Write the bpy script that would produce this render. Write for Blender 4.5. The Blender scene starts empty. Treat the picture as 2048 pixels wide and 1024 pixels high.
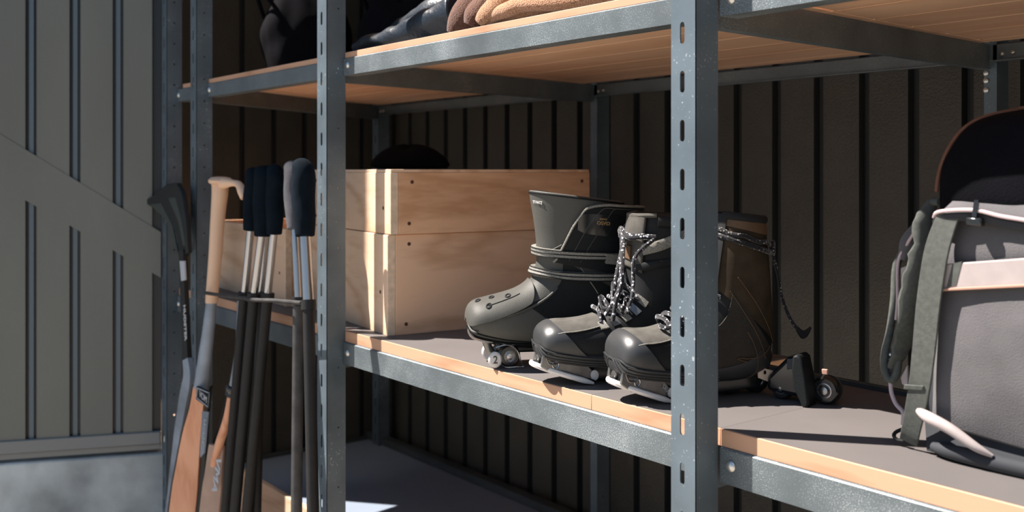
import bpy, bmesh, math, random
from mathutils import Vector, Matrix, noise
random.seed(7)
C = bpy.context.scene.collection
S = bpy.context.scene
# ------------------------------------------------------------------ camera, sky, sun, exposure
CY, CZ, F = -0.932, 1.25, 1980.0
cam = bpy.data.objects.new('camera', bpy.data.cameras.new('camera'))
C.objects.link(cam); S.camera = cam
cam.location = (0, CY, CZ)
cam.rotation_euler = (math.radians(90), 0, math.atan2(.786, .618))
cam.data.sensor_width = 36; cam.data.lens = F*36/2048
cam.data.shift_y = -169/2048
cam.data.clip_start = .02
cam.data.dof.use_dof = True; cam.data.dof.focus_distance = 1.42; cam.data.dof.aperture_fstop = 5.6
W = bpy.data.worlds.new('sky'); S.world = W; W.use_nodes = True
nt = W.node_tree; nt.nodes.clear()
tcw = nt.nodes.new('ShaderNodeTexCoord'); spx = nt.nodes.new('ShaderNodeSeparateXYZ'); nt.links.new(tcw.outputs['Generated'], spx.inputs[0])
rw = nt.nodes.new('ShaderNodeValToRGB'); nt.links.new(spx.outputs['Z'], rw.inputs[0])
rw.color_ramp.elements[0].position = 0; rw.color_ramp.elements[0].color = (.52, .60, .68, 1)
rw.color_ramp.elements[1].position = .55; rw.color_ramp.elements[1].color = (.20, .36, .62, 1)
bg = nt.nodes.new('ShaderNodeBackground'); bg.inputs['Strength'].default_value = .90
wo = nt.nodes.new('ShaderNodeOutputWorld'); nt.links.new(rw.outputs[0], bg.inputs[0]); nt.links.new(bg.outputs[0], wo.inputs[0])
sl = bpy.data.lights.new('sun', 'SUN'); sl.energy = 13.5; sl.color = (1, .915, .84); sl.angle = math.radians(.5)
sun = bpy.data.objects.new('sun', sl); C.objects.link(sun); sun.location = (-3, -3, 5)
SUN = Vector((.78, .625, -1.32)).normalized()
sun.rotation_euler = SUN.to_track_quat('-Z', 'Y').to_euler()
S.view_settings.view_transform = 'Standard'; S.view_settings.look = 'None'
S.view_settings.exposure = 0; S.view_settings.gamma = 1
S.view_settings.use_curve_mapping = False

# ------------------------------------------------------------------ measuring helpers (points of the place)
def ray(x, y):
    r = (x-1024)/F
    return (.618*r-.786, .786*r+.618, (343-y)/F)
def at(x, y, Y):
    a = ray(x, y); t = (Y-CY)/a[1]; return Vector((a[0]*t, Y, CZ+a[2]*t))
def atX(x, y, X):
    a = ray(x, y); t = X/a[0]; return Vector((X, a[1]*t+CY, CZ+a[2]*t))
def atZ(x, y, Z):
    a = ray(x, y); t = (Z-CZ)/a[2]; return Vector((a[0]*t, a[1]*t+CY, Z))

# ------------------------------------------------------------------ materials
def mat(name, col, rough=.6, metal=0, var=0, vscale=8, bump=0, bscale=60, specks=0, speck_col=(.8,.85,.85), sscale=120,
        coat=0, spec=.5, stretch=(1,1,1), sheen=0, col2=None, detail=4):
    m = bpy.data.materials.new(name); m.use_nodes = True
    n = m.node_tree.nodes; L = m.node_tree.links; b = n['Principled BSDF']
    b.inputs['Roughness'].default_value = rough; b.inputs['Metallic'].default_value = metal
    b.inputs['Specular IOR Level'].default_value = spec
    if coat: b.inputs['Coat Weight'].default_value = coat; b.inputs['Coat Roughness'].default_value = .15
    if sheen: b.inputs['Sheen Weight'].default_value = sheen
    tc = n.new('ShaderNodeTexCoord'); mp = n.new('ShaderNodeMapping'); mp.inputs['Scale'].default_value = stretch
    L.new(tc.outputs['Object'], mp.inputs[0])
    c1 = (*col, 1); out = None
    if var:
        no = n.new('ShaderNodeTexNoise'); no.inputs['Scale'].default_value = vscale; no.inputs['Detail'].default_value = detail
        L.new(mp.outputs[0], no.inputs['Vector'])
        r = n.new('ShaderNodeValToRGB'); r.color_ramp.elements[0].position = .3; r.color_ramp.elements[1].position = .7
        lo = col2 or tuple(c*(1-var) for c in col); hi = tuple(min(1, c*(1+var)) for c in col)
        r.color_ramp.elements[0].color = (*lo, 1); r.color_ramp.elements[1].color = (*hi, 1)
        L.new(no.outputs[0], r.inputs[0]); out = r.outputs[0]
    if specks:
        no = n.new('ShaderNodeTexNoise'); no.inputs['Scale'].default_value = sscale; no.inputs['Detail'].default_value = 2
        L.new(mp.outputs[0], no.inputs['Vector'])
        n2 = n.new('ShaderNodeTexNoise'); n2.inputs['Scale'].default_value = 9; n2.inputs['Detail'].default_value = 3
        L.new(mp.outputs[0], n2.inputs['Vector'])
        ad = n.new('ShaderNodeMath'); ad.operation = 'MULTIPLY_ADD'; ad.inputs[1].default_value = .35; 
        L.new(n2.outputs[0], ad.inputs[0]); L.new(no.outputs[0], ad.inputs[2])
        r = n.new('ShaderNodeValToRGB'); r.color_ramp.elements[0].position = 1-specks; r.color_ramp.elements[1].position = 1-specks+.06
        r.color_ramp.elements[0].color = (0,0,0,1); r.color_ramp.elements[1].color = (1,1,1,1)
        L.new(ad.outputs[0], r.inputs[0])
        mx = n.new('ShaderNodeMix'); mx.data_type = 'RGBA'
        L.new(r.outputs[0], mx.inputs[0])
        if out: L.new(out, mx.inputs[6])
        else: mx.inputs[6].default_value = c1
        mx.inputs[7].default_value = (*speck_col, 1); out = mx.outputs[2]
    if out: L.new(out, b.inputs['Base Color'])
    else: b.inputs['Base Color'].default_value = c1
    if bump:
        no = n.new('ShaderNodeTexNoise'); no.inputs['Scale'].default_value = bscale; no.inputs['Detail'].default_value = 3
        L.new(mp.outputs[0], no.inputs['Vector'])
        bp = n.new('ShaderNodeBump'); bp.inputs['Strength'].default_value = bump; bp.inputs['Distance'].default_value = .002
        L.new(no.outputs[0], bp.inputs['Height']); L.new(bp.outputs[0], b.inputs['Normal'])
    return m
def wood(name, c1, c2, axis=0, scale=1.0, rough=.55, rings=7, knots=True):
    """grain running along the given axis"""
    m = bpy.data.materials.new(name); m.use_nodes = True
    n = m.node_tree.nodes; L = m.node_tree.links; b = n['Principled BSDF']; b.inputs['Roughness'].default_value = rough
    b.inputs['Specular IOR Level'].default_value = .3
    tc = n.new('ShaderNodeTexCoord'); mp = n.new('ShaderNodeMapping')
    sc = [1, 1, 1]; sc[axis] = .13; mp.inputs['Scale'].default_value = [s*scale for s in sc]
    L.new(tc.outputs['Object'], mp.inputs[0])
    n1 = n.new('ShaderNodeTexNoise'); n1.inputs['Scale'].default_value = 5; n1.inputs['Detail'].default_value = 3; n1.inputs['Distortion'].default_value = .6
    L.new(mp.outputs[0], n1.inputs['Vector'])
    mu = n.new('ShaderNodeMath'); mu.operation = 'MULTIPLY'; mu.inputs[1].default_value = rings; L.new(n1.outputs[0], mu.inputs[0])
    fr = n.new('ShaderNodeMath'); fr.operation = 'PINGPONG'; fr.inputs[1].default_value = .5; L.new(mu.outputs[0], fr.inputs[0])
    n2 = n.new('ShaderNodeTexNoise'); n2.inputs['Scale'].default_value = 90; n2.inputs['Detail'].default_value = 3
    L.new(mp.outputs[0], n2.inputs['Vector'])
    ad = n.new('ShaderNodeMath'); ad.operation = 'MULTIPLY_ADD'; ad.inputs[1].default_value = .55; L.new(n2.outputs[0], ad.inputs[0]); L.new(fr.outputs[0], ad.inputs[2])
    r = n.new('ShaderNodeValToRGB'); r.color_ramp.elements[0].position = .25; r.color_ramp.elements[1].position = .62
    r.color_ramp.elements[0].color = (*c2, 1); r.color_ramp.elements[1].color = (*c1, 1)
    L.new(ad.outputs[0], r.inputs[0]); L.new(r.outputs[0], b.inputs['Base Color'])
    bp = n.new('ShaderNodeBump'); bp.inputs['Strength'].default_value = .12; bp.inputs['Distance'].default_value = .001
    L.new(ad.outputs[0], bp.inputs['Height']); L.new(bp.outputs[0], b.inputs['Normal'])
    return m
def knit(name, c1, c2, scale=260, rough=.9, p0=.1, p1=.7, bd=.003):
    m = bpy.data.materials.new(name); m.use_nodes = True
    n = m.node_tree.nodes; L = m.node_tree.links; b = n['Principled BSDF']; b.inputs['Roughness'].default_value = rough
    b.inputs['Sheen Weight'].default_value = .3; b.inputs['Specular IOR Level'].default_value = .15
    tc = n.new('ShaderNodeTexCoord')
    v = n.new('ShaderNodeTexVoronoi'); v.inputs['Scale'].default_value = scale; L.new(tc.outputs['Object'], v.inputs['Vector'])
    r = n.new('ShaderNodeValToRGB'); r.color_ramp.elements[0].position = p0; r.color_ramp.elements[1].position = p1
    r.color_ramp.elements[0].color = (*c1, 1); r.color_ramp.elements[1].color = (*c2, 1)
    L.new(v.outputs['Distance'], r.inputs[0]); L.new(r.outputs[0], b.inputs['Base Color'])
    bp = n.new('ShaderNodeBump'); bp.invert = True; bp.inputs['Strength'].default_value = .7; bp.inputs['Distance'].default_value = bd
    L.new(v.outputs['Distance'], bp.inputs['Height']); L.new(bp.outputs[0], b.inputs['Normal'])
    return m
M = {
 'galv': mat('galvanised steel beam', (.138,.170,.188), .5, .35, .18, 14, .06, 300, .19, (.45,.49,.51), 1100),
 'galv_worn': mat('worn galvanised steel', (.135,.162,.175), .5, .35, .25, 9, .08, 200, .22, (.50,.54,.55), 800),
 'dark_steel': mat('dark painted steel', (.075,.085,.085), .45, .3, .2, 10, .05, 200),
 'galv_post': mat('galvanised post steel', (.128,.168,.198), .48, .35, .25, 9, .05, 200, .125, (.42,.47,.5), 260),
 'zinc': mat('zinc bolt', (.7,.7,.68), .3, .9),
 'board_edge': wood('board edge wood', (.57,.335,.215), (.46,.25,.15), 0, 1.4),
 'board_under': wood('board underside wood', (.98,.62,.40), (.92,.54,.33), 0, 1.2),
 'laminate': mat('grey laminate', (.124,.113,.110), .62, 0, .08, 7, .04, 300),
 'bench': mat('blue grey bench top', (.22,.27,.34), .6, 0, .06, 5, .04, 300),
 'pine': wood('pale pine', (.80,.56,.39), (.64,.40,.25), 0, 1.0, .6, 9),
 'pine_y': wood('warm pine', (.84,.52,.32), (.62,.34,.19), 1, 1.0, .6, 10),
 'pine_y2': wood('warm light pine', (.86,.57,.38), (.68,.41,.25), 1, 1.0, .6, 9),
 'pine_end': mat('pine end grain', (.78,.60,.44), .7, 0, .15, 60),
 'nail': mat('rusty nail', (.09,.035,.02), .7),
 'wall': mat('dark ribbed wall sheet', (.062,.057,.045), .42, 0, .12, 12, .8, 260),
 'groove': mat('wall groove', (.018,.021,.022), .6),
 'door': mat('grey green door board', (.155,.165,.150), .6, 0, .1, 5, .15, 250, stretch=(1,1,.3)),
 'door_groove': mat('door groove', (.012,.016,.02), .4),
 'door_channel': mat('door channel', (.10,.14,.17), .4),
 'door_rail': mat('door bottom rail', (.20,.215,.22), .5),
 'concrete': mat('mottled concrete', (.40,.45,.47), .8, 0, .4, 7, .5, 90, detail=8),
 'ground': mat('concrete ground', (.29,.26,.22), .85, 0, .2, 3, .3, 80),
 'boot_grey': mat('dark grey boot shell', (.085,.085,.077), .5, 0, .08, 20, .25, 900, spec=.25),
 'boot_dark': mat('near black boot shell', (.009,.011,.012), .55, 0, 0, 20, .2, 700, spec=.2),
 'boot_black': mat('black leather', (.014,.015,.016), .6, 0, .2, 40, .15, 1400, spec=.25),
 'rubber': mat('black rubber toe', (.040,.042,.044), .36, 0, .1, 30, .12, 1600),
 'lining': mat('black lining', (.008,.008,.009), .9),
 'nubuck': mat('grey nubuck', (.095,.09,.08), .85, 0, .2, 60, .2, 1600, spec=.2),
 'brown': mat('brown suede', (.048,.034,.021), .85, 0, .25, 40, .2, 1400, spec=.2),
 'brown_dark': mat('dark olive suede', (.024,.02,.014), .8, 0, .2, 40, .6, 500),
 'tan': mat('tan leather collar', (.11,.062,.03), .7, 0, .2, 30, .2, 300),
 'strap': mat('ribbed strap', (.24,.23,.20), .55, 0, .6, 700, .3, 1200),
 'chrome': mat('chrome', (.50,.50,.51), .22, 1),
 'dark_chrome': mat('dark chrome', (.20,.195,.19), .28, .7, .3, 40),
 'gloss': mat('gloss black plastic', (.012,.013,.014), .15, 0, coat=.5),
 'white': mat('white plastic', (.72,.70,.68), .4),
 'lace': knit('speckled lace rope', (.55,.55,.60), (.012,.012,.016), 190, .7, .27, .36, .001),
 'lace_dark': knit('dark lace rope', (.32,.30,.27), (.010,.010,.012), 230, .7, .20, .28, .001),
 'gold': mat('gold print', (.55,.36,.14), .4, .4),
 'foam': mat('black foam grip', (.005,.010,.016), .95, 0, .2, 60, .3, 900, spec=.1),
 'foam_grey': mat('grey foam grip', (.085,.085,.10), .9, 0, .2, 60, .8, 700),
 'tube_black': mat('matt black tube', (.018,.018,.018), .55, 0, .15, 30, .15, 200, spec=.3),
 'tube_worn': mat('scuffed dark tube', (.055,.053,.052), .5, .2, .3, 40, .3, 150),
 'beige': mat('pale beech handle', (.80,.54,.37), .5, 0, .10, 12, stretch=(1,1,.2)),
 'shaft_blue': mat('blue grey shaft', (.24,.28,.33), .5, 0, .3, 14, .1, 80),
 'blade_wood': wood('orange blade wood', (.80,.42,.26), (.66,.31,.18), 2, 1.2),
 'blade_beige': mat('beige taped blade', (.42,.29,.23), .6, 0, .12, 20),
 'print': mat('pale print', (.50,.52,.55), .6),
 'blade_dark': mat('black stick blade', (.012,.014,.014), .55),
 'blade_panel': mat('dark grey green panel', (.045,.055,.05), .5),
 'pack': mat('mauve grey pack fabric', (.094,.090,.096), .85, 0, .16, 22, .5, 900, sheen=.15),
 'pack_black': mat('black pack hood', (.004,.004,.006), .95, 0, .2, 20, .4, 500, spec=.08),
 'pack_green': mat('grey green webbing', (.075,.082,.074), .85, 0, .18, 200, .3, 1500),
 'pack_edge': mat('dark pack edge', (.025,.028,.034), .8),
 'pipe_brown': mat('brown piping', (.16,.065,.035), .7),
 'band': mat('pale band', (.38,.33,.32), .6, 0, .12, 30),
 'pink': mat('pinkish cord', (.55,.43,.44), .6),
 'jacket': mat('dark navy shell fabric', (.016,.024,.036), .38, 0, .3, 20, .6, 120),
 'hat': mat('black felt', (.004,.004,.005), .98, spec=.1),
 'sweater': knit('light brown knit', (.66,.38,.22), (.32,.15,.075), 480, .9, .1, .7, .0014),
 'sweater_dark': knit('dark brown knit', (.20,.09,.055), (.10,.042,.025), 420, .9, .1, .7, .0013),
 'bag_brown': mat('brown bag base', (.42,.20,.08), .7, 0, .3, 20),
 'orange_tab': mat('pinkish tab', (.42,.24,.18), .7),
}

XF = None   # current boot placing: (pivot x, pivot y, yaw, length factor)
def place(v):
    if XF is None: return Vector(v)
    px, py, yaw, ls = XF; v = Vector(v); dx, dy = v.x-px, (v.y-py)*ls
    return Vector((px-.016+dx*math.cos(yaw)+dy*math.sin(yaw), py+.016-dx*math.sin(yaw)+dy*math.cos(yaw), v.z))
# ------------------------------------------------------------------ mesh builders
def origin_of(p):
    while p is not None and p.parent is not None: p = p.parent
    return Vector(p.location) if p is not None else None
def mk(name, vf, m, parent=None, origin=None, smooth=True, bevel=0, sub=0, seg=2, angle=40):
    vs, fs = vf
    o0 = origin_of(parent)
    if XF is not None: vs = [place(v) for v in vs]
    if o0 is None:
        if origin is None:
            xs = [v[0] for v in vs]; ys = [v[1] for v in vs]
            origin = ((min(xs)+max(xs))/2, (min(ys)+max(ys))/2, min(v[2] for v in vs))
        o0 = Vector(origin)
    me = bpy.data.meshes.new(name)
    me.from_pydata([tuple(Vector(v)-o0) for v in vs], [], fs)
    bm = bmesh.new(); bm.from_mesh(me); bmesh.ops.recalc_face_normals(bm, faces=bm.faces); bm.to_mesh(me); bm.free()
    me.materials.append(m if not isinstance(m, str) else M[m])
    ob = bpy.data.objects.new(name, me); C.objects.link(ob)
    if parent is not None: ob.parent = parent
    else: ob.location = o0
    if bevel:
        b = ob.modifiers.new('bevel', 'BEVEL'); b.width = bevel; b.segments = seg; b.limit_method = 'ANGLE'; b.angle_limit = math.radians(angle)
        b.harden_normals = False
    if sub:
        s = ob.modifiers.new('subsurf', 'SUBSURF'); s.levels = sub; s.render_levels = sub
    if smooth:
        for p in me.polygons: p.use_smooth = True
        if not sub:
            try: me.set_sharp_from_angle(angle=math.radians(38))
            except Exception: pass
    return ob
def join(*parts):
    V, Fc = [], []
    for v, f in parts:
        k = len(V); V += [tuple(a) for a in v]; Fc += [tuple(i+k for i in q) for q in f]
    return V, Fc
def box(x0, x1, y0, y1, z0, z1):
    v = [(x, y, z) for x in (x0, x1) for y in (y0, y1) for z in (z0, z1)]
    f = [(0,1,3,2), (4,6,7,5), (0,4,5,1), (2,3,7,6), (0,2,6,4), (1,5,7,3)]
    return v, f
def prism(poly, h):
    """poly: list of 3D points, h: extrusion vector"""
    h = Vector(h); n = len(poly)
    v = [Vector(p) for p in poly]+[Vector(p)+h for p in poly]
    f = [tuple(range(n)), tuple(range(2*n-1, n-1, -1))]+[(i, (i+1) % n, n+(i+1) % n, n+i) for i in range(n)]
    return v, f
def extrude_between(p0, p1, prof):
    """profile list of (u,w): u sideways (horizontal normal to run), w up; from p0 to p1"""
    p0 = Vector(p0); p1 = Vector(p1); d = (p1-p0).normalized(); u = Vector((-d.y, d.x, 0)).normalized()
    a = [p0+u*q[0]+Vector((0,0,q[1])) for q in prof]; b = [p1+u*q[0]+Vector((0,0,q[1])) for q in prof]
    n = len(prof)
    return a+b, [tuple(range(n)), tuple(range(2*n-1, n-1, -1))]+[(i, (i+1) % n, n+(i+1) % n, n+i) for i in range(n)]
def crom(pts, t):
    n = len(pts); i = min(max(int(math.floor(t)), 0), n-2); f = t-i
    g = lambda k: pts[min(max(k, 0), n-1)]
    a, b, c, d = g(i-1), g(i), g(i+1), g(i+2)
    return [.5*((2*q)+(-p+r)*f+(2*p-5*q+4*r-s)*f*f+(-p+3*q-3*r+s)*f**3) for p, q, r, s in zip(a, b, c, d)]
def smooth_path(pts, k=6):
    pts = [tuple(p) for p in pts]; n = len(pts)
    return [Vector(crom(pts, i/k)) for i in range((n-1)*k)]+[Vector(pts[-1])]
def tube(pts, r, seg=10, k=6, smooth=True, flat=1.0, upv=None, rs=None, closed=False):
    """swept tube; r radius or list per control point; flat = second radius factor"""
    ctrl = [Vector(p) for p in pts]
    rad = rs or ([r]*len(ctrl))
    if smooth and len(ctrl) > 2:
        comb = [tuple(p)+(q,) for p, q in zip(ctrl, rad)]
        if closed: comb = comb+[comb[0]]
        n = len(comb); res = [crom(comb, i/k) for i in range((n-1)*k)]+[list(comb[-1])]
        P = [Vector(q[:3]) for q in res]; R = [q[3] for q in res]
    else: P = ctrl; R = list(rad)
    n = len(P); V = []; Fc = []
    up = Vector(upv) if upv else None
    prev = None
    for i in range(n):
        t = (P[min(i+1, n-1)]-P[max(i-1, 0)])
        t = t.normalized() if t.length > 1e-9 else Vector((0, 0, 1))
        if up is not None: a = up-t*up.dot(t)
        elif prev is not None: a = prev-t*prev.dot(t)
        else:
            a = Vector((0, 0, 1)) if abs(t.z) < .9 else Vector((1, 0, 0)); a = a-t*a.dot(t)
        if a.length < 1e-6: a = t.orthogonal()
        a.normalize(); prev = a; b = t.cross(a)
        for j in range(seg):
            th = 2*math.pi*j/seg
            V.append(P[i]+a*math.cos(th)*R[i]+b*math.sin(th)*R[i]*flat)
    for i in range(n-1):
        for j in range(seg):
            Fc.append((i*seg+j, i*seg+(j+1) % seg, (i+1)*seg+(j+1) % seg, (i+1)*seg+j))
    Fc.append(tuple(range(seg-1, -1, -1))); Fc.append(tuple((n-1)*seg+j for j in range(seg)))
    return V, Fc
def lathe(c, axis, prof, seg=24, sy=1.0):
    """prof list of (r, h) along axis from c"""
    axis = Vector(axis).normalized(); a = axis.orthogonal().normalized()
    if abs(axis.x) > .9: a = Vector((0, 0, 1))
    b = axis.cross(a); V = []; Fc = []
    if XF is not None and abs(axis.x) > .9: sy = sy/XF[3]
    for r, h in prof:
        for j in range(seg):
            th = 2*math.pi*j/seg
            V.append(Vector(c)+axis*h+a*math.cos(th)*r+b*math.sin(th)*r*sy)
    n = len(prof)
    for i in range(n-1):
        for j in range(seg): Fc.append((i*seg+j, i*seg+(j+1) % seg, (i+1)*seg+(j+1) % seg, (i+1)*seg+j))
    Fc.append(tuple(range(seg-1, -1, -1))); Fc.append(tuple((n-1)*seg+j for j in range(seg)))
    return V, Fc
def sgnpow(x, p): return math.copysign(abs(x)**p, x)
class Loft:
    """keys: (topY, topZ, botY, botZ, half width, squareness); theta 0 = top/front, 90 deg = +X side"""
    def __init__(s, X, keys, yaw=0, piv=None): s.X = X; s.k = keys; s.n = len(keys)-1; s.yaw = yaw; s.piv = piv or (X, 0)
    def p(s, u, th, off=0):
        if off:
            e = .02; a = s.p(min(u+e, s.n), th)-s.p(max(u-e, 0), th); b = s.p(u, th+e)-s.p(u, th-e)
            nn = a.cross(b)
            c = s.p(u, 0)+s.p(u, math.pi); q = s.p(u, th)
            if nn.length < 1e-12: return q
            nn.normalize()
            if nn.dot(q-c*.5) < 0: nn = -nn
            return q+nn*off
        ty, tz, by, bz, hw, n = crom(s.k, u)
        cs = sgnpow(math.cos(th), 2/n); sn = sgnpow(math.sin(th), 2/n)
        x = s.X+hw*sn; y = (ty+by)/2+(ty-by)/2*cs; z = (tz+bz)/2+(tz-bz)/2*cs
        if s.yaw:
            dx, dy = x-s.piv[0], y-s.piv[1]; ca, sa = math.cos(s.yaw), math.sin(s.yaw)
            x = s.piv[0]+dx*ca-dy*sa; y = s.piv[1]+dx*sa+dy*ca
        return Vector((x, y, z))
    def mesh(s, seg=40, k=5, rim=None, u0=0, u1=None, off=0):
        u1 = s.n if u1 is None else u1; N = int((u1-u0)*k+.5); V = []; Fc = []
        for i in range(N+1):
            for j in range(seg): V.append(s.p(u0+(u1-u0)*i/N, 2*math.pi*j/seg, off))
        rings = N+1
        if rim:   # open top: fold inward and go down
            for ins, down in rim:
                cen = (s.p(u1, 0)+s.p(u1, math.pi))*.5
                for j in range(seg):
                    q = s.p(u1, 2*math.pi*j/seg, off); d = (cen-q); d.normalize()
                    V.append(q+d*ins+Vector((0, 0, -down)))
                rings += 1
        for i in range(rings-1):
            for j in range(seg): Fc.append((i*seg+j, i*seg+(j+1) % seg, (i+1)*seg+(j+1) % seg, (i+1)*seg+j))
        Fc.append(tuple(range(seg-1, -1, -1))); Fc.append(tuple((rings-1)*seg+j for j in range(seg)))
        return V, Fc
    def patch(s, ufun, t0, t1, off=.003, th=.004, nu=10, nt=24):
        """ufun(f,g): f 0..1 along u, g 0..1 along theta -> (u, theta)"""
        V = []; Fc = []
        for o in (off, off-th):
            for i in range(nu+1):
                for j in range(nt+1):
                    u, a = ufun(i/nu, j/nt) if ufun else (0, 0)
                    V.append(s.p(u, a, o))
        W_ = nt+1; H = (nu+1)*W_
        for i in range(nu):
            for j in range(nt):
                q = (i*W_+j, i*W_+j+1, (i+1)*W_+j+1, (i+1)*W_+j)
                Fc.append(q); Fc.append(tuple(x+H for x in reversed(q)))
        for j in range(nt):
            Fc.append((j, j+H, j+1+H, j+1)); a = nu*W_; Fc.append((a+j, a+j+1, a+j+1+H, a+j+H))
        for i in range(nu):
            Fc.append((i*W_, (i+1)*W_, (i+1)*W_+H, i*W_+H)); a = nt; Fc.append((i*W_+a, i*W_+a+H, (i+1)*W_+a+H, (i+1)*W_+a))
        return V, Fc
R = math.radians
def tag(o, label, cat, group=None, kind=None):
    o['label'] = label
    if cat: o['category'] = cat
    if group: o['group'] = group
    if kind: o['kind'] = kind
    return o
def struct(name, vf, m, parent=None, **k):
    o = mk(name, vf, m, parent, **k)
    if parent is None: o['kind'] = 'structure'
    return o
def thing(name, loc, label, cat, group=None):
    o = bpy.data.objects.new(name, None); C.objects.link(o); o.location = loc; o.empty_display_size = .05
    return tag(o, label, cat, group)
def text(name, s, size, loc, xd, yd, m, parent, depth=.0006, sx=1.0, bold=0):
    cu = bpy.data.curves.new('t', 'FONT'); cu.body = s; cu.size = size; cu.extrude = depth; cu.align_x = 'CENTER'; cu.align_y = 'CENTER'; cu.offset = bold
    t = bpy.data.objects.new('t', cu); C.objects.link(t)
    bpy.context.view_layer.update()
    dg = bpy.context.evaluated_depsgraph_get(); me = bpy.data.meshes.new_from_object(t.evaluated_get(dg))
    xd = Vector(xd).normalized(); yd = Vector(yd); yd = (yd-xd*yd.dot(xd)).normalized(); zd = xd.cross(yd); L0 = Vector(loc)
    vs = [L0+xd*v.co.x*sx+yd*v.co.y+zd*v.co.z for v in me.vertices]; fs = [tuple(p.vertices) for p in me.polygons]
    bpy.data.objects.remove(t); bpy.data.curves.remove(cu); bpy.data.meshes.remove(me)
    return mk(name, (vs, fs), m, parent, smooth=False)

# ================================================================== SETTING
YB = .83; XE = -2.97; HT = 3.75
def ribbed(axis, c, a0, a1, z0, z1, pitch, phase, gw, depth, sgn):
    """ribbed sheet: flat panels with recessed grooves; axis 'x' runs along X at Y=c (recess toward +sgn)"""
    xs = []; k = math.ceil((a0-phase)/pitch); prof = [(a0, 0)]
    while phase+k*pitch < a1-gw:
        g = phase+k*pitch
        if g-gw/2 > a0: prof += [(g-gw/2, 0), (g-gw/2+.003, depth), (g+gw/2-.003, depth), (g+gw/2, 0)]
        k += 1
    prof.append((a1, 0)); back = depth+.02
    V = []; mats = []
    pts = prof+[(a1, back), (a0, back)]
    for z in (z0, z1):
        for a, d in pts: V.append((a, c+sgn*d, z) if axis == 'x' else (c+sgn*d, a, z))
    n = len(pts); Fc = [(i, (i+1) % n, n+(i+1) % n, n+i) for i in range(n)]
    # end caps as quads strip
    return (V, Fc), prof
def ribbed_wall(name, *a):
    vf, prof = ribbed(*a)
    o = struct(name, vf, 'wall', smooth=False)
    o.data.materials.append(M['groove'])
    for i in range(len(prof)-1):
        if prof[i][1] > 0 or prof[i+1][1] > 0: o.data.polygons[i].material_index = 1
    return o
ribbed_wall('wall_back', 'x', YB, XE-.05, 1.25, 0, HT, .1048, -1.426, .023, .016, 1)
ribbed_wall('wall_left', 'y', XE, -.03, YB, 0, HT, .107, .324, .018, .014, -1)
struct('wall_right', box(1.2, 1.25, 0, YB+.04, 0, HT), 'wall')
struct('ceiling', box(XE-.05, 1.25, -.05, YB+.04, HT, HT+.05), 'wall')
struct('floor', box(-9, 9, -9, 9, -.05, 0), 'ground')
# --- the open door of the shed, left; local coordinates: w along the door (away from the hinge), z up
dO = Vector((-2.6638, -.0331, 0)); dW = Vector((.618*-.965+.786*.262, .786*-.965-.618*.262, 0)).normalized()
dN = Vector((-dW.y, dW.x, 0))
if dN.dot(Vector((0, CY, 0))-dO) < 0: dN = -dN
def dp(w, z, n=0): v = dO+dW*w+dN*n; return Vector((v.x, v.y, z))
def dbox(w0, w1, z0, z1, n0, n1):
    return prism([dp(w0, z0, n0), dp(w1, z0, n0), dp(w1, z1, n0), dp(w0, z1, n0)], dN*(n1-n0))
door = thing('door_1', dp(.5, .505), 'open grey-green grooved shed door with a diagonal brace', None); del door['label']; door['kind'] = 'structure'
DW = 1.12; DT = HT  # unseen height and width stretched so the door shades the left bay
mk('door_leaf', dbox(0, DW, .505, DT, -.05, -.012), 'door_groove', door, smooth=False)
gr = [.3182+.1055*i for i in range(-2, 8)]
def brace_top(w): return 1.07+.662*w+.018
def brace_bot(w): return .966+.633*w
pan = []; chan = []
edges = [0.0-.004]+[]
gw = .0135
prevw = 0.022
spans = []
for g in gr: spans.append((prevw, g-gw)); prevw = g+gw
spans.append((prevw, DW))
for a, b in spans:
    if b > a:
        pan.append(prism([dp(a, brace_top(a)-.004, -.012), dp(b, brace_top(b)-.004, -.012), dp(b, DT, -.012), dp(a, DT, -.012)], dN*.012))
        pan.append(prism([dp(a, .556, -.012), dp(b, .556, -.012), dp(b, brace_bot(b)+.004, -.012), dp(a, brace_bot(a)+.004, -.012)], dN*.012))
for g in gr: chan.append(dbox(g-.0055, g+.0055, .556, DT, -.014, -.006))
mk('door_panel', join(*pan), 'door', door, smooth=False)
mk('door_channel', join(*chan), 'door_channel', door, smooth=False)
mk('door_brace', prism([dp(.0, brace_bot(0), -.012), dp(DW, brace_bot(DW), -.012), dp(DW, brace_top(DW), -.012), dp(0, brace_top(0), -.012)], dN*.0135), 'door', door, smooth=False)
mk('door_rail', join(dbox(0, DW, .522, .556, -.012, .006), dbox(0, DW, .505, .522, -.03, -.004)), 'door_rail', door, bevel=.003)
# concrete plinth below the door
struct('trim_1', prism([dp(-.03, 0, -.18), dp(1.6, 0, -.18), dp(1.6, .497, -.18), dp(-.03, .497, -.18)], dN*.18), 'concrete', bevel=.006)

# unseen door leaf, added on the right to block sky light there
light_block = thing('light_blocker', (1.22, -.6, .505), '', None); del light_block['label']; light_block['kind'] = 'structure'
mk('door_leaf', box(1.2, 1.24, -1.15, -.03, .505, HT), 'door_groove', light_block, smooth=False)
mk('door_panel', join(*[box(1.188, 1.2, -1.13+.1055*i, -1.13+.1055*i+.09, .556, HT) for i in range(10)]), 'door', light_block, smooth=False)
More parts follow.
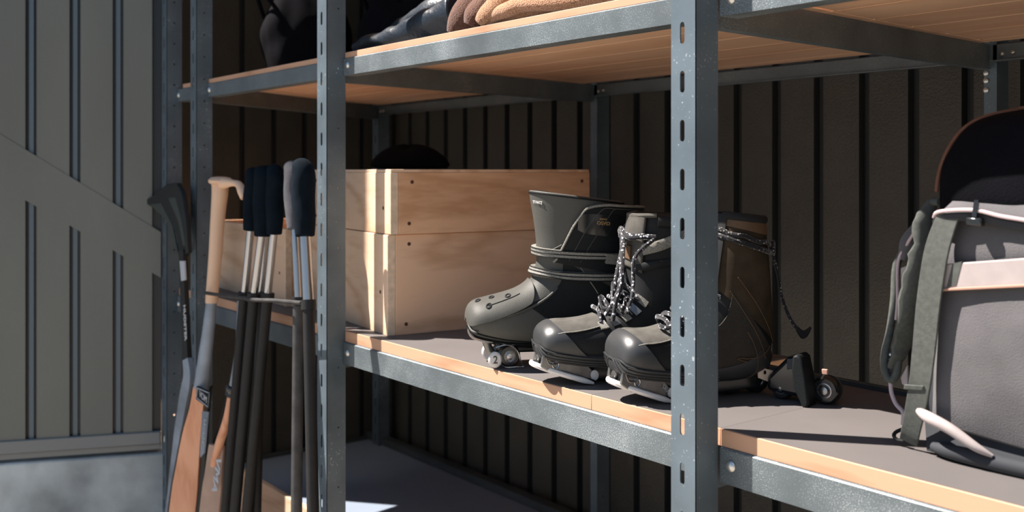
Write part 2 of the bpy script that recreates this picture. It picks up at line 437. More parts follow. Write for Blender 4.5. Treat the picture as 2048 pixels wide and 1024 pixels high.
# ================================================================== SHELVING UNIT
unit = thing('shelving_unit', (-1.25, .3, 0), 'blue-grey galvanised bolted steel shelving frame standing against the dark ribbed wall', 'shelving')
ZB_U, ZT_U = 1.4365, 1.4701      # upper beams bottom/top
ZB_M, ZT_M = .8765, .919         # middle beams
def slot_plate(o, ud, wd, width, z0, z1, pitch, phase, sw, sh, cpos, th, rounded=8):
    """plate from point o along ud (width) and Z, thickness along wd; stadium holes at width position cpos"""
    o = Vector(o); ud = Vector(ud); wd = Vector(wd); V = []; Fc = []; idx = {}
    cols = [(0, cpos-sw), (cpos+sw, width)]
    def add(u, z, t):
        key = (round(u, 6), round(z, 6), t)
        if key not in idx: idx[key] = len(V); V.append(o+ud*u+Vector((0, 0, z))+wd*(th*t))
        return idx[key]
    cuts = [z0]; k = math.ceil((z0+sh-phase)/pitch); centers = []
    while phase+k*pitch < z1-sh: centers.append(phase+k*pitch); k += 1
    cell = sh/2+min(.006, (pitch-sh)/2*.8)
    zs = [z0]
    for c in centers: zs += [c-cell, c+cell]
    zs.append(z1)
    for a, b in cols:
        for i in range(len(zs)-1):
            for t in (0, 1): Fc.append((add(a, zs[i], t), add(b, zs[i], t), add(b, zs[i+1], t), add(a, zs[i+1], t)))
            if a == 0: Fc.append((add(a, zs[i], 0), add(a, zs[i+1], 0), add(a, zs[i+1], 1), add(a, zs[i], 1)))
            if b == width: Fc.append((add(b, zs[i], 0), add(b, zs[i], 1), add(b, zs[i+1], 1), add(b, zs[i+1], 0)))
    a, b = cpos-sw, cpos+sw
    for i in range(0, len(zs)-1, 2):
        for t in (0, 1): Fc.append((add(a, zs[i], t), add(b, zs[i], t), add(b, zs[i+1], t), add(a, zs[i+1], t)))
    hw = sw*.62
    for c in centers:
        out = [(a, c-cell), (cpos, c-cell), (b, c-cell), (b, c-cell/2), (b, c), (b, c+cell/2), (b, c+cell), (cpos, c+cell), (a, c+cell), (a, c+cell/2), (a, c), (a, c-cell/2)]
        s = sh/2; q = hw*.7
        inn = [(cpos-q, c-s+hw-q), (cpos, c-s), (cpos+q, c-s+hw-q), (cpos+hw, c-s+hw), (cpos+hw, c), (cpos+hw, c+s-hw), (cpos+q, c+s-hw+q), (cpos, c+s), (cpos-q, c+s-hw+q), (cpos-hw, c+s-hw), (cpos-hw, c), (cpos-hw, c-s+hw)]
        for t in (0, 1):
            for j in range(12):
                j2 = (j+1) % 12
                Fc.append((add(*out[j], t), add(*out[j2], t), add(*inn[j2], t), add(*inn[j], t)))
        for j in range(12):
            j2 = (j+1) % 12; Fc.append((add(*inn[j], 0), add(*inn[j2], 0), add(*inn[j2], 1), add(*inn[j], 1)))
    Fc.append((add(0, z0, 0), add(0, z0, 1), add(width, z0, 1), add(width, z0, 0)))
    Fc.append((add(0, z1, 0), add(0, z1, 1), add(width, z1, 1), add(width, z1, 0)))
    return V, Fc
def post(x, y, m='galv_post', side='holes', slots=True, phase=1.4157, foot=True, hp=.058, fw=.038, fd=.041):
    """corner at (x,y): front flange runs to -X, side flange runs to +Y"""
    T = .002; H = 2.62
    if slots: a = slot_plate((x, y, 0), (-1, 0, 0), (0, 1, 0), fw, .0, H, .0585, phase, .0058, .0265, fw*.53, T)
    else: a = box(x-fw, x, y, y+T, 0, H)
    # rolled corner
    if side == 'holes': b = slot_plate((x, y+.0005, 0), (0, 1, 0), (-1, 0, 0), fd, .0, H, hp, phase+.01, .0042, .0052, fd*.5, T)
    elif side == 'few': b = slot_plate((x, y+.0005, 0), (0, 1, 0), (-1, 0, 0), fd, .0, H, .116, phase+.02, .0030, .0036, fd*.62, T)
    else: b = box(x-T, x, y+.0005, y+fd, 0, H)
    p = mk('post', join(a, b), m, unit)
    mk('foot', join(box(x-fw, x+.002, y-.001, y+fd, 0, .004)), 'dark_steel', p)
    return p
PX = {1: -1.717, 2: -.784}
post(-.784, -.041, 'galv_post', 'plain')
post(-1.717, -.036, 'galv_post', 'few', phase=1.4157+.014)
post(-2.418, -.029, 'galv_post', 'holes', hp=.055)
post(-2.632, -.029, 'galv_post', 'holes', hp=.055)
post(.16, -.041, 'galv_post', 'plain')
post(-1.800, .752, 'galv_post', 'holes', slots=False, fw=.024); post(-.8115, .752, 'galv_post', 'plain', slots=False, fw=.022); post(-2.86, .752, 'galv_post', 'holes'); post(.16, .752, 'galv_post', 'plain')
def beam(x0, x1, zb, zt, y=0, m='galv', lip=.031, top=.006, name='front_beam', T=.002):
    # C profile: face, rolled top, bottom return; Y grows inward
    pr = [(0, zb), (0, zt-.002), (.0012, zt-.0006), (.003, zt), (top+.004, zt), (top+.004, zt-T), (.003, zt-T), (T, zt-.003), (T, zb+T), (lip, zb+T), (lip, zb), (.0012, zb-.0002)]
    a = [(x0, y+q[0], q[1]) for q in pr]; b = [(x1, y+q[0], q[1]) for q in pr]; n = len(pr)
    return mk(name, (a+b, [tuple(range(n)), tuple(range(2*n-1, n-1, -1))]+[(i, (i+1) % n, n+(i+1) % n, n+i) for i in range(n)]), m, unit)
def bolt(x, y, z, par, ax=(0, -1, 0), r=.0065):
    return mk('bolt', lathe((x, y, z), ax, [(r, 0), (r*1.05, .0012), (r*.95, .0025), (r*.6, .004), (r*.2, .0045)], 16), 'zinc', par)
for x0, x1, my in ((-2.630, -1.719, 'galv'), (-1.715, -.822, 'galv_worn'), (-.781, .12, 'galv_worn')):
    for zb, zt in ((ZB_U, ZT_U), (ZB_M, ZT_M), (2.02, 2.055)):
        b = beam(x0, x1, zb, zt, 0, my)
        zc = (zb+zt)/2
        if x0 < -2: bolt(-2.405, 0, zc+.0, b, r=.007); bolt(-2.622, 0, zc, b, r=.007)
        else: bolt(x0+.017, 0, zc+.002, b)
# small white tape mark below the bolt of the top right beam is not reachable here; side beams
def side_beam(p0, p1, zb, zt, lipdir=1):
    prof = [(0, zb), (0, zt), (.002*lipdir, zt), (.002*lipdir, zb+.002), (.016*lipdir, zb+.002), (.016*lipdir, zb)]
    return mk('side_beam', extrude_between((*p0, 0), (*p1, 0), prof), 'dark_steel' if False else 'galv', unit, smooth=False)
FR = {0: ((-2.42, .0), (-2.862, .752)), 1: ((-1.7215, .0), (-1.8160, .752)), 2: ((-.7885, .0), (-.8235, .752))}
for k, (a, b) in FR.items():
    side_beam(a, b, ZB_U-.0125, ZT_U-.004)
    side_beam(a, b, 2.008, 2.05)
    e = .30/.752; side_beam(a, (a[0]+(b[0]-a[0])*e, .30), ZB_M-.010, ZT_M-.002)
for x0, x1 in ((-2.860, -1.85), (-1.811, -.858), (-.818, .12)):
    b = beam(x0, x1, ZB_U+.0005, ZT_U-.003, .752, 'galv', lip=-.0, top=.004, name='back_beam')
    # bottom return facing the room
    mk('beam_lip', box(x0, x1, .740, .7525, ZB_U-.0005, ZB_U+.0015), 'galv', b, smooth=False)
    bolt(x0+.016, .752, 1.4485, b, r=.004); bolt(x0+.034, .752, 1.4495, b, r=.004)
    beam(x0, x1, 2.02, 2.05, .752, 'galv', name='back_beam')
# rail behind the middle boards and rail behind the low bench
mk('back_rail', box(XE+.003, 1.2, .335, .347, .938-.03, .9475), 'dark_steel', unit, bevel=.001)
for bz in (1.418, 1.405, 1.389): mk('bolt', lathe((-.829, .7515, bz), (0, -1, 0), [(.0045, 0), (.0045, .003), (.002, .004)], 12), 'zinc', unit)
# ------------------------------------------------------------------ shelf boards (lift off)
def shelf_board(name_label, z0, z1, x_l0, x_l1, x_r0, x_r1, Y1, plank=.112, top=True):
    """left end from x_l0 (front) to x_l1 (back), right end likewise"""
    root = thing('shelf_board', ((x_l0+x_r0)/2, .1, z0), name_label, 'shelf board')
    def xl(y): return x_l0+(x_l1-x_l0)*y/.752
    def xr(y): return x_r0+(x_r1-x_r0)*y/.752
    y = .0035; first = True; und = []
    edge = prism([(xl(y), y, z0), (xr(y), y, z0), (xr(y), y, z1), (xl(y), y, z1)], (0, .030, 0))
    mk('front_edge', edge, 'board_edge', root, bevel=.0008)
    y = .0335
    while y < Y1-.01:
        ye = min(y+plank, Y1); g = .0022
        und.append(prism([(xl(y), y, z0), (xr(y), y, z0), (xr(ye), ye-g, z0), (xl(ye), ye-g, z0)], (0, 0, z1-z0-.001)))
        # narrow pale tongue between planks
        if ye < Y1: und.append(prism([(xl(ye), ye-g, z0+.0012), (xr(ye), ye-g, z0+.0012), (xr(ye), ye, z0+.0012), (xl(ye), ye, z0+.0012)], (0, 0, z1-z0-.003)))
        y = ye
    mk('plank_panel', join(*und), 'board_under', root, smooth=False, bevel=.0012)
    if top:
        mk('grey_top_sheet', prism([(xl(.008), .0055, z1-.0008), (xr(.008), .0055, z1-.0008), (xr(Y1), Y1, z1-.0008), (xl(Y1), Y1, z1-.0008)], (0, 0, .0014)), 'laminate', root, smooth=False)
    return root
shelf_board('upper shelf board in the middle bay, holding the brown sweater', ZT_U, 1.4814, -1.715, -1.81, -.787, -.82, .75)
shelf_board('upper shelf board of the left bay, its front edge in shade', ZT_U, 1.4814, -2.60, -2.85, -1.722, -1.818, .75)
shelf_board('upper right shelf board seen from below at the top right corner', ZT_U, 1.4814, -.782, -.817, .12, .12, .75)
shelf_board('middle shelf board under the stacked crates, grey top with a wooden edge', ZT_M, .94, -1.715, -1.77, -1.0115, -1.0115, .455)
shelf_board('middle shelf board of the left bay behind the leaning poles', ZT_M, .94, -2.628, -2.75, -1.722, -1.775, .455)
shelf_board('short middle shelf board under the skate boot nearest the front post', ZT_M, .94, -1.0112, -1.0112, -.7832, -.7832, .334)
shelf_board('right-hand shelf board under the grey backpack', ZT_M, .94, -.7828, -.7828, .12, .12, .334)
for tl in ((-2.60, -1.722, 'left'), (-1.715, -.787, 'middle'), (-.782, .12, 'right')):  # unseen top level, added to keep sun off the back of the clothes shelf
    shelf_board('unseen shelf board added atop the %s bay, above the clothes shelf' % tl[2], 2.055, 2.067, tl[0], tl[0]-.06, tl[1], tl[1]-.04, .75)
# low bench along the bottom
bench = thing('storage_bench', (-1.6, .5, 0), 'low storage bench with grey top and pale wooden front at the bottom', 'bench')
mk('grey_top_sheet', box(XE+.005, 1.19, .292, .80, .320, .338), 'bench', bench, smooth=False, bevel=.001)
mk('front_panel', box(XE+.005, 1.19, .285, .30, 0, .3382), 'pine', bench, smooth=False, bevel=.001)
mk('rear_rail', box(XE+.005, 1.19, .765, .80, .338, .362), 'dark_steel', bench, bevel=.003)
mk('side_rail', box(XE+.002, XE+.02, .30, .765, .338, .350), 'dark_steel', bench, bevel=.002)

# ================================================================== CRATES
def crate(x, y, z, lx, ly, h, yaw, label, th=.016, m_long='pine_y', m_face='pine', cover=False):
    """x,y: nearest corner (front right); extends lx to the left, ly back"""
    root = thing('wooden_crate', (x, y, z), label, 'crate', 'pale wooden crates on the middle shelf')
    ca, sa = math.cos(yaw), math.sin(yaw)
    def T(vf): return [(x+v[0]*ca-v[1]*sa, y+v[0]*sa+v[1]*ca, z+v[2]) for v in vf[0]], vf[1]
    bv = dict(bevel=.0012, smooth=False)
    mk('front_panel', T(box(-lx, -.0045, 0, th, 0, h)), m_face, root, **bv)
    mk('right_panel', T(box(-th, 0, th+.0003, ly, 0, h)), m_long, root, **bv)
    mk('corner_edge', T(box(-.0045, 0, 0, th, 0, h)), 'pine_end', root, **bv)
    mk('left_panel', T(box(-lx, -lx+th, th, ly, 0, h)), m_long, root, **bv)
    mk('back_panel', T(box(-lx+th, -th, ly-th, ly, 0, h)), m_face, root, **bv)
    mk('bottom_panel', T(box(-lx+th, -th, th, ly-th, .002, .012)), m_face, root, **bv)
    if cover: mk('lid', T(box(-lx+.001, -.001, .001, ly-.001, h, h+.006)), m_face, root, **bv)
    def nail(px, py, pz, ax): 
        q = T(([(px, py, pz)], []))[0][0]; d = Vector((ax[0]*ca-ax[1]*sa, ax[0]*sa+ax[1]*ca, 0))
        mk('nail', lathe(q, d, [(.0036, -.002), (.0036, .0004), (.0018, .0006)], 12), 'nail', root)
    for zz in (h-.018, .02):
        nail(0, .028+(.01 if zz < .05 else .016), zz, (1, 0, 0)); nail(0, ly-.02, zz, (1, 0, 0))
        nail(-lx+.03, 0, zz, (0, -1, 0))
    nail(-.035, 0, h*.42, (0, -1, 0))
    return root
YAW = R(-8)
crate(-1.606, .0335, .9404, .47, .452, .190, YAW, 'lower crate of the two stacked beside the skate boots', m_long='pine_y2')
crate(-1.597, .0345, .9404+.1912, .45, .452, .1165, YAW, 'upper crate of the two stacked beside the skate boots', m_long='pine_y', cover=True)
crate(-2.10, .06, .9404, .50, .36, .178, R(-3), 'pale crate behind the beige-handled stick in the left bay')
# black hat on the upper crate
V = []; Fc = []
hc = Vector((-1.915, .28, 1.2560)); sg = 32; rg = [(.03, 0), (.066, 0), (.082, .004), (.080, .014), (.068, .030), (.050, .043), (.028, .050), (.006, .052)]
for i, (r, h) in enumerate(rg):
    for j in range(sg):
        a = 2*math.pi*j/sg; rr = r*(1+.10*math.sin(2*a+.5)+.04*math.sin(5*a)); V.append((hc.x+rr*1.15*math.cos(a), hc.y+rr*math.sin(a), hc.z+h*(1+.12*math.sin(a*3+1))))
for i in range(len(rg)-1):
    for j in range(sg): Fc.append((i*sg+j, i*sg+(j+1) % sg, (i+1)*sg+(j+1) % sg, (i+1)*sg+j))
Fc.append(tuple(range(sg))); Fc.append(tuple((len(rg)-1)*sg+j for j in range(sg)))
tag(mk('woolly_hat', (V, Fc), 'hat', sub=1), 'black cap lying in the dark on top of the upper crate', 'cap')

# ================================================================== SKATE BOOTS
BZ = .9404
def wheel(name, c, r, w, par, hub=True, tyre='gloss', hubm='chrome'):
    c = Vector(c); o = c-Vector((w/2, 0, 0))
    t = mk(name, lathe(o, (1, 0, 0), [(r*.55, 0), (r*.80, .0), (r*.95, w*.18), (r, w*.4), (r, w*.6), (r*.95, w*.82), (r*.80, w), (r*.55, w)], 28), tyre, par)
    if hub:
        mk('hub', join(lathe(o-Vector((.001, 0, 0)), (1, 0, 0), [(r*.50, 0), (r*.50, w+.002)], 20)), 'dark_chrome', t)
        mk('bearing', join(lathe(c+Vector((w/2+.0005, 0, 0)), (1, 0, 0), [(r*.28, 0), (r*.26, .002), (r*.12, .0025)], 16),
            tube([c+Vector((w/2+.001, r*.44*math.cos(a), r*.44*math.sin(a))) for a in [i*math.pi/10 for i in range(21)]], r*.05, 6, 1)), hubm, t)
    return t
def ribbon(L_, us, w, off, m, name, par, t0, t1, th=.004, nt=40, slope=None):
    f = lambda a, b: (us(b)+(a-.5)*w, t0+(t1-t0)*b)
    return mk(name, L_.patch(f, 0, 0, off, th, 3, nt), m, par)

# ---------- boot 1: smooth grey shell boot
X1 = -1.243
XF = (X1, .019, R(28), .80)
b1 = thing('skate_boot', (X1, .12, BZ), 'tall smooth dark-grey skate boot with two ribbed straps, beside the crates', 'boot')
K1 = [(-.0475, 1.0138, -.0475, 1.0128, .002, 2.0), (-.0445, 1.030, -.0425, .992, .030, 2.1), (-.034, 1.0395, -.030, .985, .043, 2.2), (-.012, 1.0445, .0, .979, .050, 2.3),
      (.018, 1.0500, .035, .974, .052, 2.4), (.050, 1.0580, .085, .970, .050, 2.4), (.074, 1.070, .150, .967, .047, 2.4), (.086, 1.086, .225, .967, .045, 2.3),
      (.0915, 1.103, .278, .985, .044, 2.2), (.0925, 1.123, .288, 1.03, .046, 2.2), (.0905, 1.148, .288, 1.092, .050, 2.1), (.086, 1.176, .287, 1.145, .055, 2.1), (.0800, 1.203, .280, 1.182, .058, 2.0), (.0775, 1.2195, .270, 1.200, .058, 2.0)]
B1 = Loft(X1, K1)
shell = mk('boot_shell', B1.mesh(48, 4, rim=[(.004, -.0015), (.009, .0005), (.012, .01), (.013, .05)]), 'boot_grey', b1, sub=1)
# dark lining floor plate inside the opening
mk('lining', B1.mesh(40, 4, u0=10.5, u1=12.9, off=-.0145), 'lining', b1)
# rim welt at the top
mk('rim_welt', tube([B1.p(12.75, 2*math.pi*i/32, .0008) for i in range(33)], .0016, 6, 2), 'boot_dark', b1)
# shade on the boot's sides, painted as a near-black patch
def side_shade(a, b):
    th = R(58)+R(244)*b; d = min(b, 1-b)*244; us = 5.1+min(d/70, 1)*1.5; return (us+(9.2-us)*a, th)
mk('side_shade_patch', B1.patch(side_shade, 0, 0, .0012, .004, 18, 40), 'boot_dark', b1)
def quarter_l(a, b):
    e = abs(a-.5)*2; return (4.9+a*3.4, R(48)+R(26)*b*(1-e**3)+R(10)*e)
# toe overlay with holes
def overlay(a, b):
    g = (b-.5)*2
    u = .25+a*(5.15+.95*(1-g*g)); th = g*(R(98)-R(38)*a**1.3); return (u, th)
ov = mk('toe_overlay', B1.patch(overlay, 0, 0, .0050, .007, 30, 34), 'boot_grey', b1)
for u, g in ((2.3, 12), (3.35, 12), (2.95, 44), (4.3, 24)):
    c = B1.p(u, R(g), .0036); nn = (B1.p(u, R(g), .01)-B1.p(u, R(g), .0036)).normalized()
    mk('vent_hole', lathe(c-nn*.002, nn, [(.0054, .0014), (.0054, .0044), (.0036, .0047), (.0032, .0030)], 14, 1.25), 'lining', ov)
mk('overlay_seam', tube([B1.p(2.9+.3*i, R(44)-R(2.0)*i, .0054) for i in range(8)], .0007, 5, 3), 'boot_dark', ov)
# side crease shade, painted as a dark tube following the overlay
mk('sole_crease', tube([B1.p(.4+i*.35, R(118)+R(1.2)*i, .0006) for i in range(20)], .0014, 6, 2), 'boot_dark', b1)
mk('toe_lip', tube([B1.p(.28+.14*i, R(124)-R(1.0)*i, .002) for i in range(12)], .0019, 6, 2), 'boot_grey', b1)
# outsole
mk('outsole', B1.patch(lambda a, b: (.6+a*7.3, R(138)+R(84)*b), 0, 0, .004, .006, 24, 14), 'gloss', b1)
# cuff plate
CF = Loft(X1, [(.088, 1.112, .293, 1.080, .0515, 2.2), (.086, 1.14, .298, 1.115, .0555, 2.2), (.083, 1.168, .304, 1.150, .0595, 2.2), (.082, 1.190, .310, 1.178, .0615, 2.2), (.082, 1.205, .312, 1.192, .0615, 2.2)])
def cuff(a, b):
    th0 = R(46)+R(40)*a**.8; 
    if a > .8: th0 += R(14)*((a-.8)/.2)**2
    return (4*a, th0+(R(318)-th0)*b)
cf = mk('cuff_plate', CF.patch(cuff, 0, 0, .003, .0055, 24, 44), 'boot_dark', b1)
mk('cuff_welt', tube([CF.p(*cuff(i/14, 0), .0035) for i in range(15)]+[CF.p(*cuff(1, i/24), .0035) for i in range(1, 12)], .0021, 6, 3), 'strap', cf)
for e, q in ((.055, .0007), (.10, .0006)):
    mk('cuff_seam', tube([CF.p(*cuff(.08+.80*i/14, e), .0036) for i in range(15)]+[CF.p(*cuff(.88, e+.4*i/12), .0036) for i in range(1, 10)], q, 5, 3), 'boot_grey', cf)
def badge(a, b):
    e = abs(b-.5)*2; return (2.35+(a-.5)*1.25*(1-.3*e**4), R(74)+R(44)*b)
bd = mk('badge_patch', CF.patch(badge, 0, 0, .0040, .002, 8, 16), 'gloss', cf)
tp = CF.p(2.40, R(96), .0044); tx = (CF.p(2.40, R(101), .0044)-CF.p(2.40, R(91), .0044)).normalized()
text('badge_print', 'OSVD', .0078, tp+Vector((.0004, 0, .0)), tx, (0, 0, 1), 'gold', bd, .0004, 1.35)
text('badge_print', 'SERIES', .0036, tp+Vector((.0004, 0, .0066)), tx, (0, 0, 1), 'gold', bd, .0003, 1.5)
# print near the top front
u0 = 12.05; tp = B1.p(u0, R(47), .0022); tx = (B1.p(u0, R(60), .002)-B1.p(u0, R(34), .002)).normalized()
for i, ch in enumerate('TTIVATZ'):
    a = R(14)+R(2.9)*i; c = B1.p(u0-.1, a, .0012); xx = (B1.p(u0, a+.05, .001)-B1.p(u0, a-.05, .001)).normalized()
    text('shell_print', ch, .0062, c, xx, (0, 0, 1), 'white', shell, .0003, .9, .0001)
# straps
def u_at(L_, th, z):
    lo, hi = 5.0, L_.n
    for _ in range(30):
        mid = (lo+hi)/2
        if L_.p(mid, th).z < z: lo = mid
        else: hi = mid
    return lo
def level_strap(z0, z1, w, a0, a1, off, m, name, par, th=.005, nt=44):
    return mk(name, B1.patch(lambda a, b: (u_at(B1, a0+(a1-a0)*b, z0+(z1-z0)*b+(a-.5)*w), a0+(a1-a0)*b), 0, 0, off, th, 4, nt), m, par)
def edge_line(z0, z1, dz, a0, a1, off, rr, m, par):
    return mk('strap_edge', tube([B1.p(u_at(B1, a0+(a1-a0)*i/36, z0+(z1-z0)*i/36+dz), a0+(a1-a0)*i/36, off) for i in range(37)], rr, 6, 1), m, par)
for z0, z1, a1 in ((1.127, 1.116, 128), (1.092, 1.083, 118)):
    st = level_strap(z0, z1, .0125, R(-60), R(a1), .0105, 'strap', 'strap', b1, .010)
    for dz in (-.0058, 0, .0058): edge_line(z0, z1, dz, R(-60), R(a1), .0108, .0009, 'boot_dark', st)
level_strap(1.114, 1.109, .016, R(104), R(130), .0125, 'strap', 'strap_keeper', b1, .006, 12)
mk('cross_seam', tube([B1.p(9.95-.16*i, R(62)+R(4.4)*i, .0016) for i in range(9)], .0011, 5, 3), 'strap', b1)
mk('cross_seam', tube([B1.p(9.95-.15*i, R(56)-R(4.6)*i, .0016) for i in range(8)], .0011, 5, 3), 'boot_grey', b1)
mk('arch_ridge', tube([B1.p(3.9+.32*i, R(74)-R(16)*math.sin(i/12*1.5), .0012) for i in range(12)], .0022, 8, 2), 'boot_grey', b1)
# truck and wheels
tr = mk('front_truck', join(tube([(X1, -.012, .982), (X1, -.006, .968), (X1, .002, .957)], .008, 12, 4),
        tube([(X1-.034, .000, .9565), (X1+.034, .000, .9565)], .0042, 10, 1, False),
        prism([(X1-.012, .01, .975), (X1-.012, .055, .972), (X1-.012, .05, .955), (X1-.012, .016, .95)], (.024, 0, 0))), 'dark_chrome', b1, bevel=.001)
for s in (-1, 1):
    cx = X1+s*.034
    w = mk('wheel_cap', lathe((cx-.004, -.0, .9555), (1, 0, 0), [(.011, 0), (.0125, .002), (.0125, .008), (.010, .010), (.003, .0102)], 24, .85), 'white', tr)
    if s > 0: text('cap_print', '2', .017, (cx+.0066, -.0, .9555), (0, 1, 0), (0, 0, 1), 'gloss', w, .0004, 1.1, .0002)
for s in (-1, 1):
    wheel('wheel', (X1+s*.022, .030, .9590), .0185, .020, b1, True)
    wheel('wheel', (X1+s*.022, .235, .9590), .0185, .020, b1, True)
mk('wheel_guard', tube([(X1+.034, .002, .974), (X1+.034, .026, .9775), (X1+.034, .045, .968), (X1+.034, .052, .9505), (X1+.034, .058, .943), (X1+.034, .045, .9425), (X1+.034, .022, .9425), (X1+.034, .012, .948)], .0017, 8, 5), 'chrome', b1)
mk('baseplate', join(box(X1-.018, X1+.018, .02, .25, .962, .972), box(X1-.012, X1+.012, .10, .20, .9415, .964)), 'gloss', b1, bevel=.003)
mk('rear_truck', tube([(X1-.034, .235, .959), (X1+.034, .235, .959)], .004, 10, 1, False), 'dark_chrome', b1)

# ---------- boots 2 and 3: laced boots with rubber toe caps
def laced(X, dy, label, upper, collar, K, u_top, sole_u=8.2, front='nubuck'):
    global XF
    XF = (X, .030, R(28), .80) if X < -1 else (-.922, .030, R(24), .68)
    bt = thing('skate_boot', (X+.04, .13+dy, BZ), label, 'boot')
    B = Loft(X, K); n = B.n
    mk('boot_upper', B.mesh(48, 4, rim=[(.003, -.002), (.010, -.002), (.014, .006), (.015, .04)]), upper, bt, sub=1)
    mk('lining', B.mesh(36, 4, u0=n-2.2, u1=n-.1, off=-.016), 'lining', bt)
    cap = mk('toe_cap', B.patch(lambda a, b: (.0+a*(2.5+2.3*math.sin(R(135)*(b-.5))**2), R(-135)+R(270)*b), 0, 0, .0032, .005, 22, 50), 'rubber', bt)
    sb = mk('sole_band', B.patch(lambda a, b: (.25+a*(sole_u-.25), R(112)+R(136)*b), 0, 0, .0045, .006, 44, 20), 'rubber', bt)
    for k in range(4):
        hgt = .0035+.0042*k; side = []
        for i in range(26):
            u = .30+i*.24; lo, hi = math.pi/2, math.pi; z = B.p(u, math.pi).z+hgt
            for _ in range(18):
                mid = (lo+hi)/2
                if B.p(u, mid).z > z: lo = mid
                else: hi = mid
            side.append((u, lo))
        pts = [B.p(u, t, .0052) for u, t in reversed(side)]+[B.p(u, -t, .0052) for u, t in side]
        mk('sole_rib', tube(pts, .0013, 6, 2), 'rubber', sb)
    mk('vamp', B.patch(lambda a, b: (2.6+a*3.0, (b-.5)*2*(R(62)-R(16)*a)), 0, 0, .0024, .004, 14, 24), front, bt)
    mk('vamp_seam', tube([B.p(2.6+.36*i, R(62)-R(1.7)*i, .0028) for i in range(9)], .0008, 5, 3), 'strap', bt)
    return bt, B
K2 = [(-.0402, .9985, -.0402, .9975, .002, 2.0), (-.0365, 1.0165, -.034, .982, .032, 2.2), (-.024, 1.026, -.020, .977, .043, 2.3), (-.006, 1.0295, .010, .973, .048, 2.4),
      (.020, 1.0300, .045, .969, .050, 2.4), (.050, 1.033, .090, .966, .049, 2.4), (.082, 1.041, .150, .964, .047, 2.4), (.108, 1.056, .215, .964, .046, 2.4),
      (.125, 1.078, .272, .976, .045, 2.3), (.1315, 1.103, .290, 1.02, .045, 2.2), (.134, 1.130, .286, 1.075, .047, 2.2), (.137, 1.155, .278, 1.12, .049, 2.2), (.141, 1.176, .270, 1.160, .051, 2.2), (.1435, 1.188, .268, 1.183, .050, 2.2)]
b2, B2 = laced(-1.08, 0, 'black lace-up skate boot with hanging rope laces, in the middle of the row', 'boot_black', 'nubuck', K2, 13)
# tongue and collar
tg = mk('tongue', B2.patch(lambda a, b: (9.2+a*3.75, R(-42)+R(84)*b-R(0)), 0, 0, .0065, .008, 16, 18), 'nubuck', b2, sub=1)
mk('collar_roll', tube([B2.p(12.7, R(-60)+R(120)*i/20, .0045)+Vector((0, 0, -.004*math.cos((i-10)/10*1.5)+.002)) for i in range(21)], .0034, 8, 2), 'nubuck', tg)
mk('collar_pad', tube([B2.p(12.3, R(62)+R(236)*i/20, .002)+Vector((0, 0, .004*math.sin(i/20*math.pi))) for i in range(21)], .0095, 12, 2), 'boot_black', b2)
# ankle straps
mk('side_strap', tube([B2.p(10.4, R(40), .006), B2.p(11.0, R(70), .005), B2.p(11.9, R(115), .004)], .008, 8, 6, True, .22, (0, 0, 1)), 'strap', b2)
mk('side_strap', tube([B2.p(9.4, R(30), .006), B2.p(9.9, R(60), .005), B2.p(10.8, R(110), .004)], .006, 8, 6, True, .25, (0, 0, 1)), 'boot_black', b2)
mk('tongue_patch', B2.patch(lambda a, b: (9.7+a*.7, R(2)+R(18)*b), 0, 0, .0098, .003, 6, 8), 'tan', b2)['label'] = 'small tan patch'
def rope(pts, r, m, par, name='lace'): return mk(name, tube(pts, r, 8, 7), m, par)
g = lambda x, y, Y: at(x, y, Y)
# big loops of lace
LM = 'lace'
rope([B2.p(11.0, R(-32), .012), B2.p(11.15, R(-10), .016), B2.p(11.0, R(14), .016), B2.p(11.15, R(40), .014), B2.p(11.3, R(60), .010)], .0042, LM, b2)
rope([B2.p(10.85, R(-20), .013), B2.p(11.3, R(0), .018), B2.p(10.9, R(20), .018), B2.p(11.25, R(45), .014)], .0040, LM, b2)
rope([B2.p(11.2, R(-34), .013), B2.p(11.6, R(-44), .014), B2.p(10.6, R(-42), .018), at(1240, 560, .10), at(1229, 610, .095), at(1205, 630, .085), at(1180, 637, .08)], .0036, LM, b2)
rope([B2.p(11.0, R(8), .016), at(1266, 530, .105), at(1272, 565, .10), at(1262, 600, .09), at(1258, 640, .082)], .0040, LM, b2)
rope([B2.p(10.9, R(2), .016), at(1262, 520, .106), at(1264, 570, .098), at(1248, 605, .088), at(1228, 628, .078)], .0036, LM, b2)
rope([B2.p(11.2, R(58), .011), at(1313, 510, .115), at(1309, 560, .112), at(1313, 590, .105), at(1303, 622, .095)], .0034, LM, b2)
# criss-cross over the instep
for i in range(5):
    u = 5.4+.62*i; s = 1 if i % 2 else -1
    rope([B2.p(u, R(-44*s), .005), B2.p(u+.28, R(-16*s), .010), B2.p(u+.3, R(14*s), .011), B2.p(u+.62, R(46*s), .005)], .0032, LM, b2)
    mk('eyelet_tab', B2.patch(lambda a, b, u=u: (u-.12+a*.36, R(40)+R(18)*b), 0, 0, .0052, .004, 4, 6), 'dark_chrome' if i % 2 else 'strap', b2)
    mk('eyelet_tab', B2.patch(lambda a, b, u=u: (u-.12+a*.36, R(-58)+R(18)*b), 0, 0, .0052, .004, 4, 6), 'dark_chrome' if i % 2 else 'strap', b2)
rnd = random.Random(4)
for i in range(4):
    c = B2.p(6.3+.4*i, R(rnd.uniform(5, 35)), .014); 
    rope([c+Vector((rnd.uniform(-.014, .014), rnd.uniform(-.012, .008), rnd.uniform(-.010, .010))) for _ in range(5)], .0030, LM, b2, 'lace')
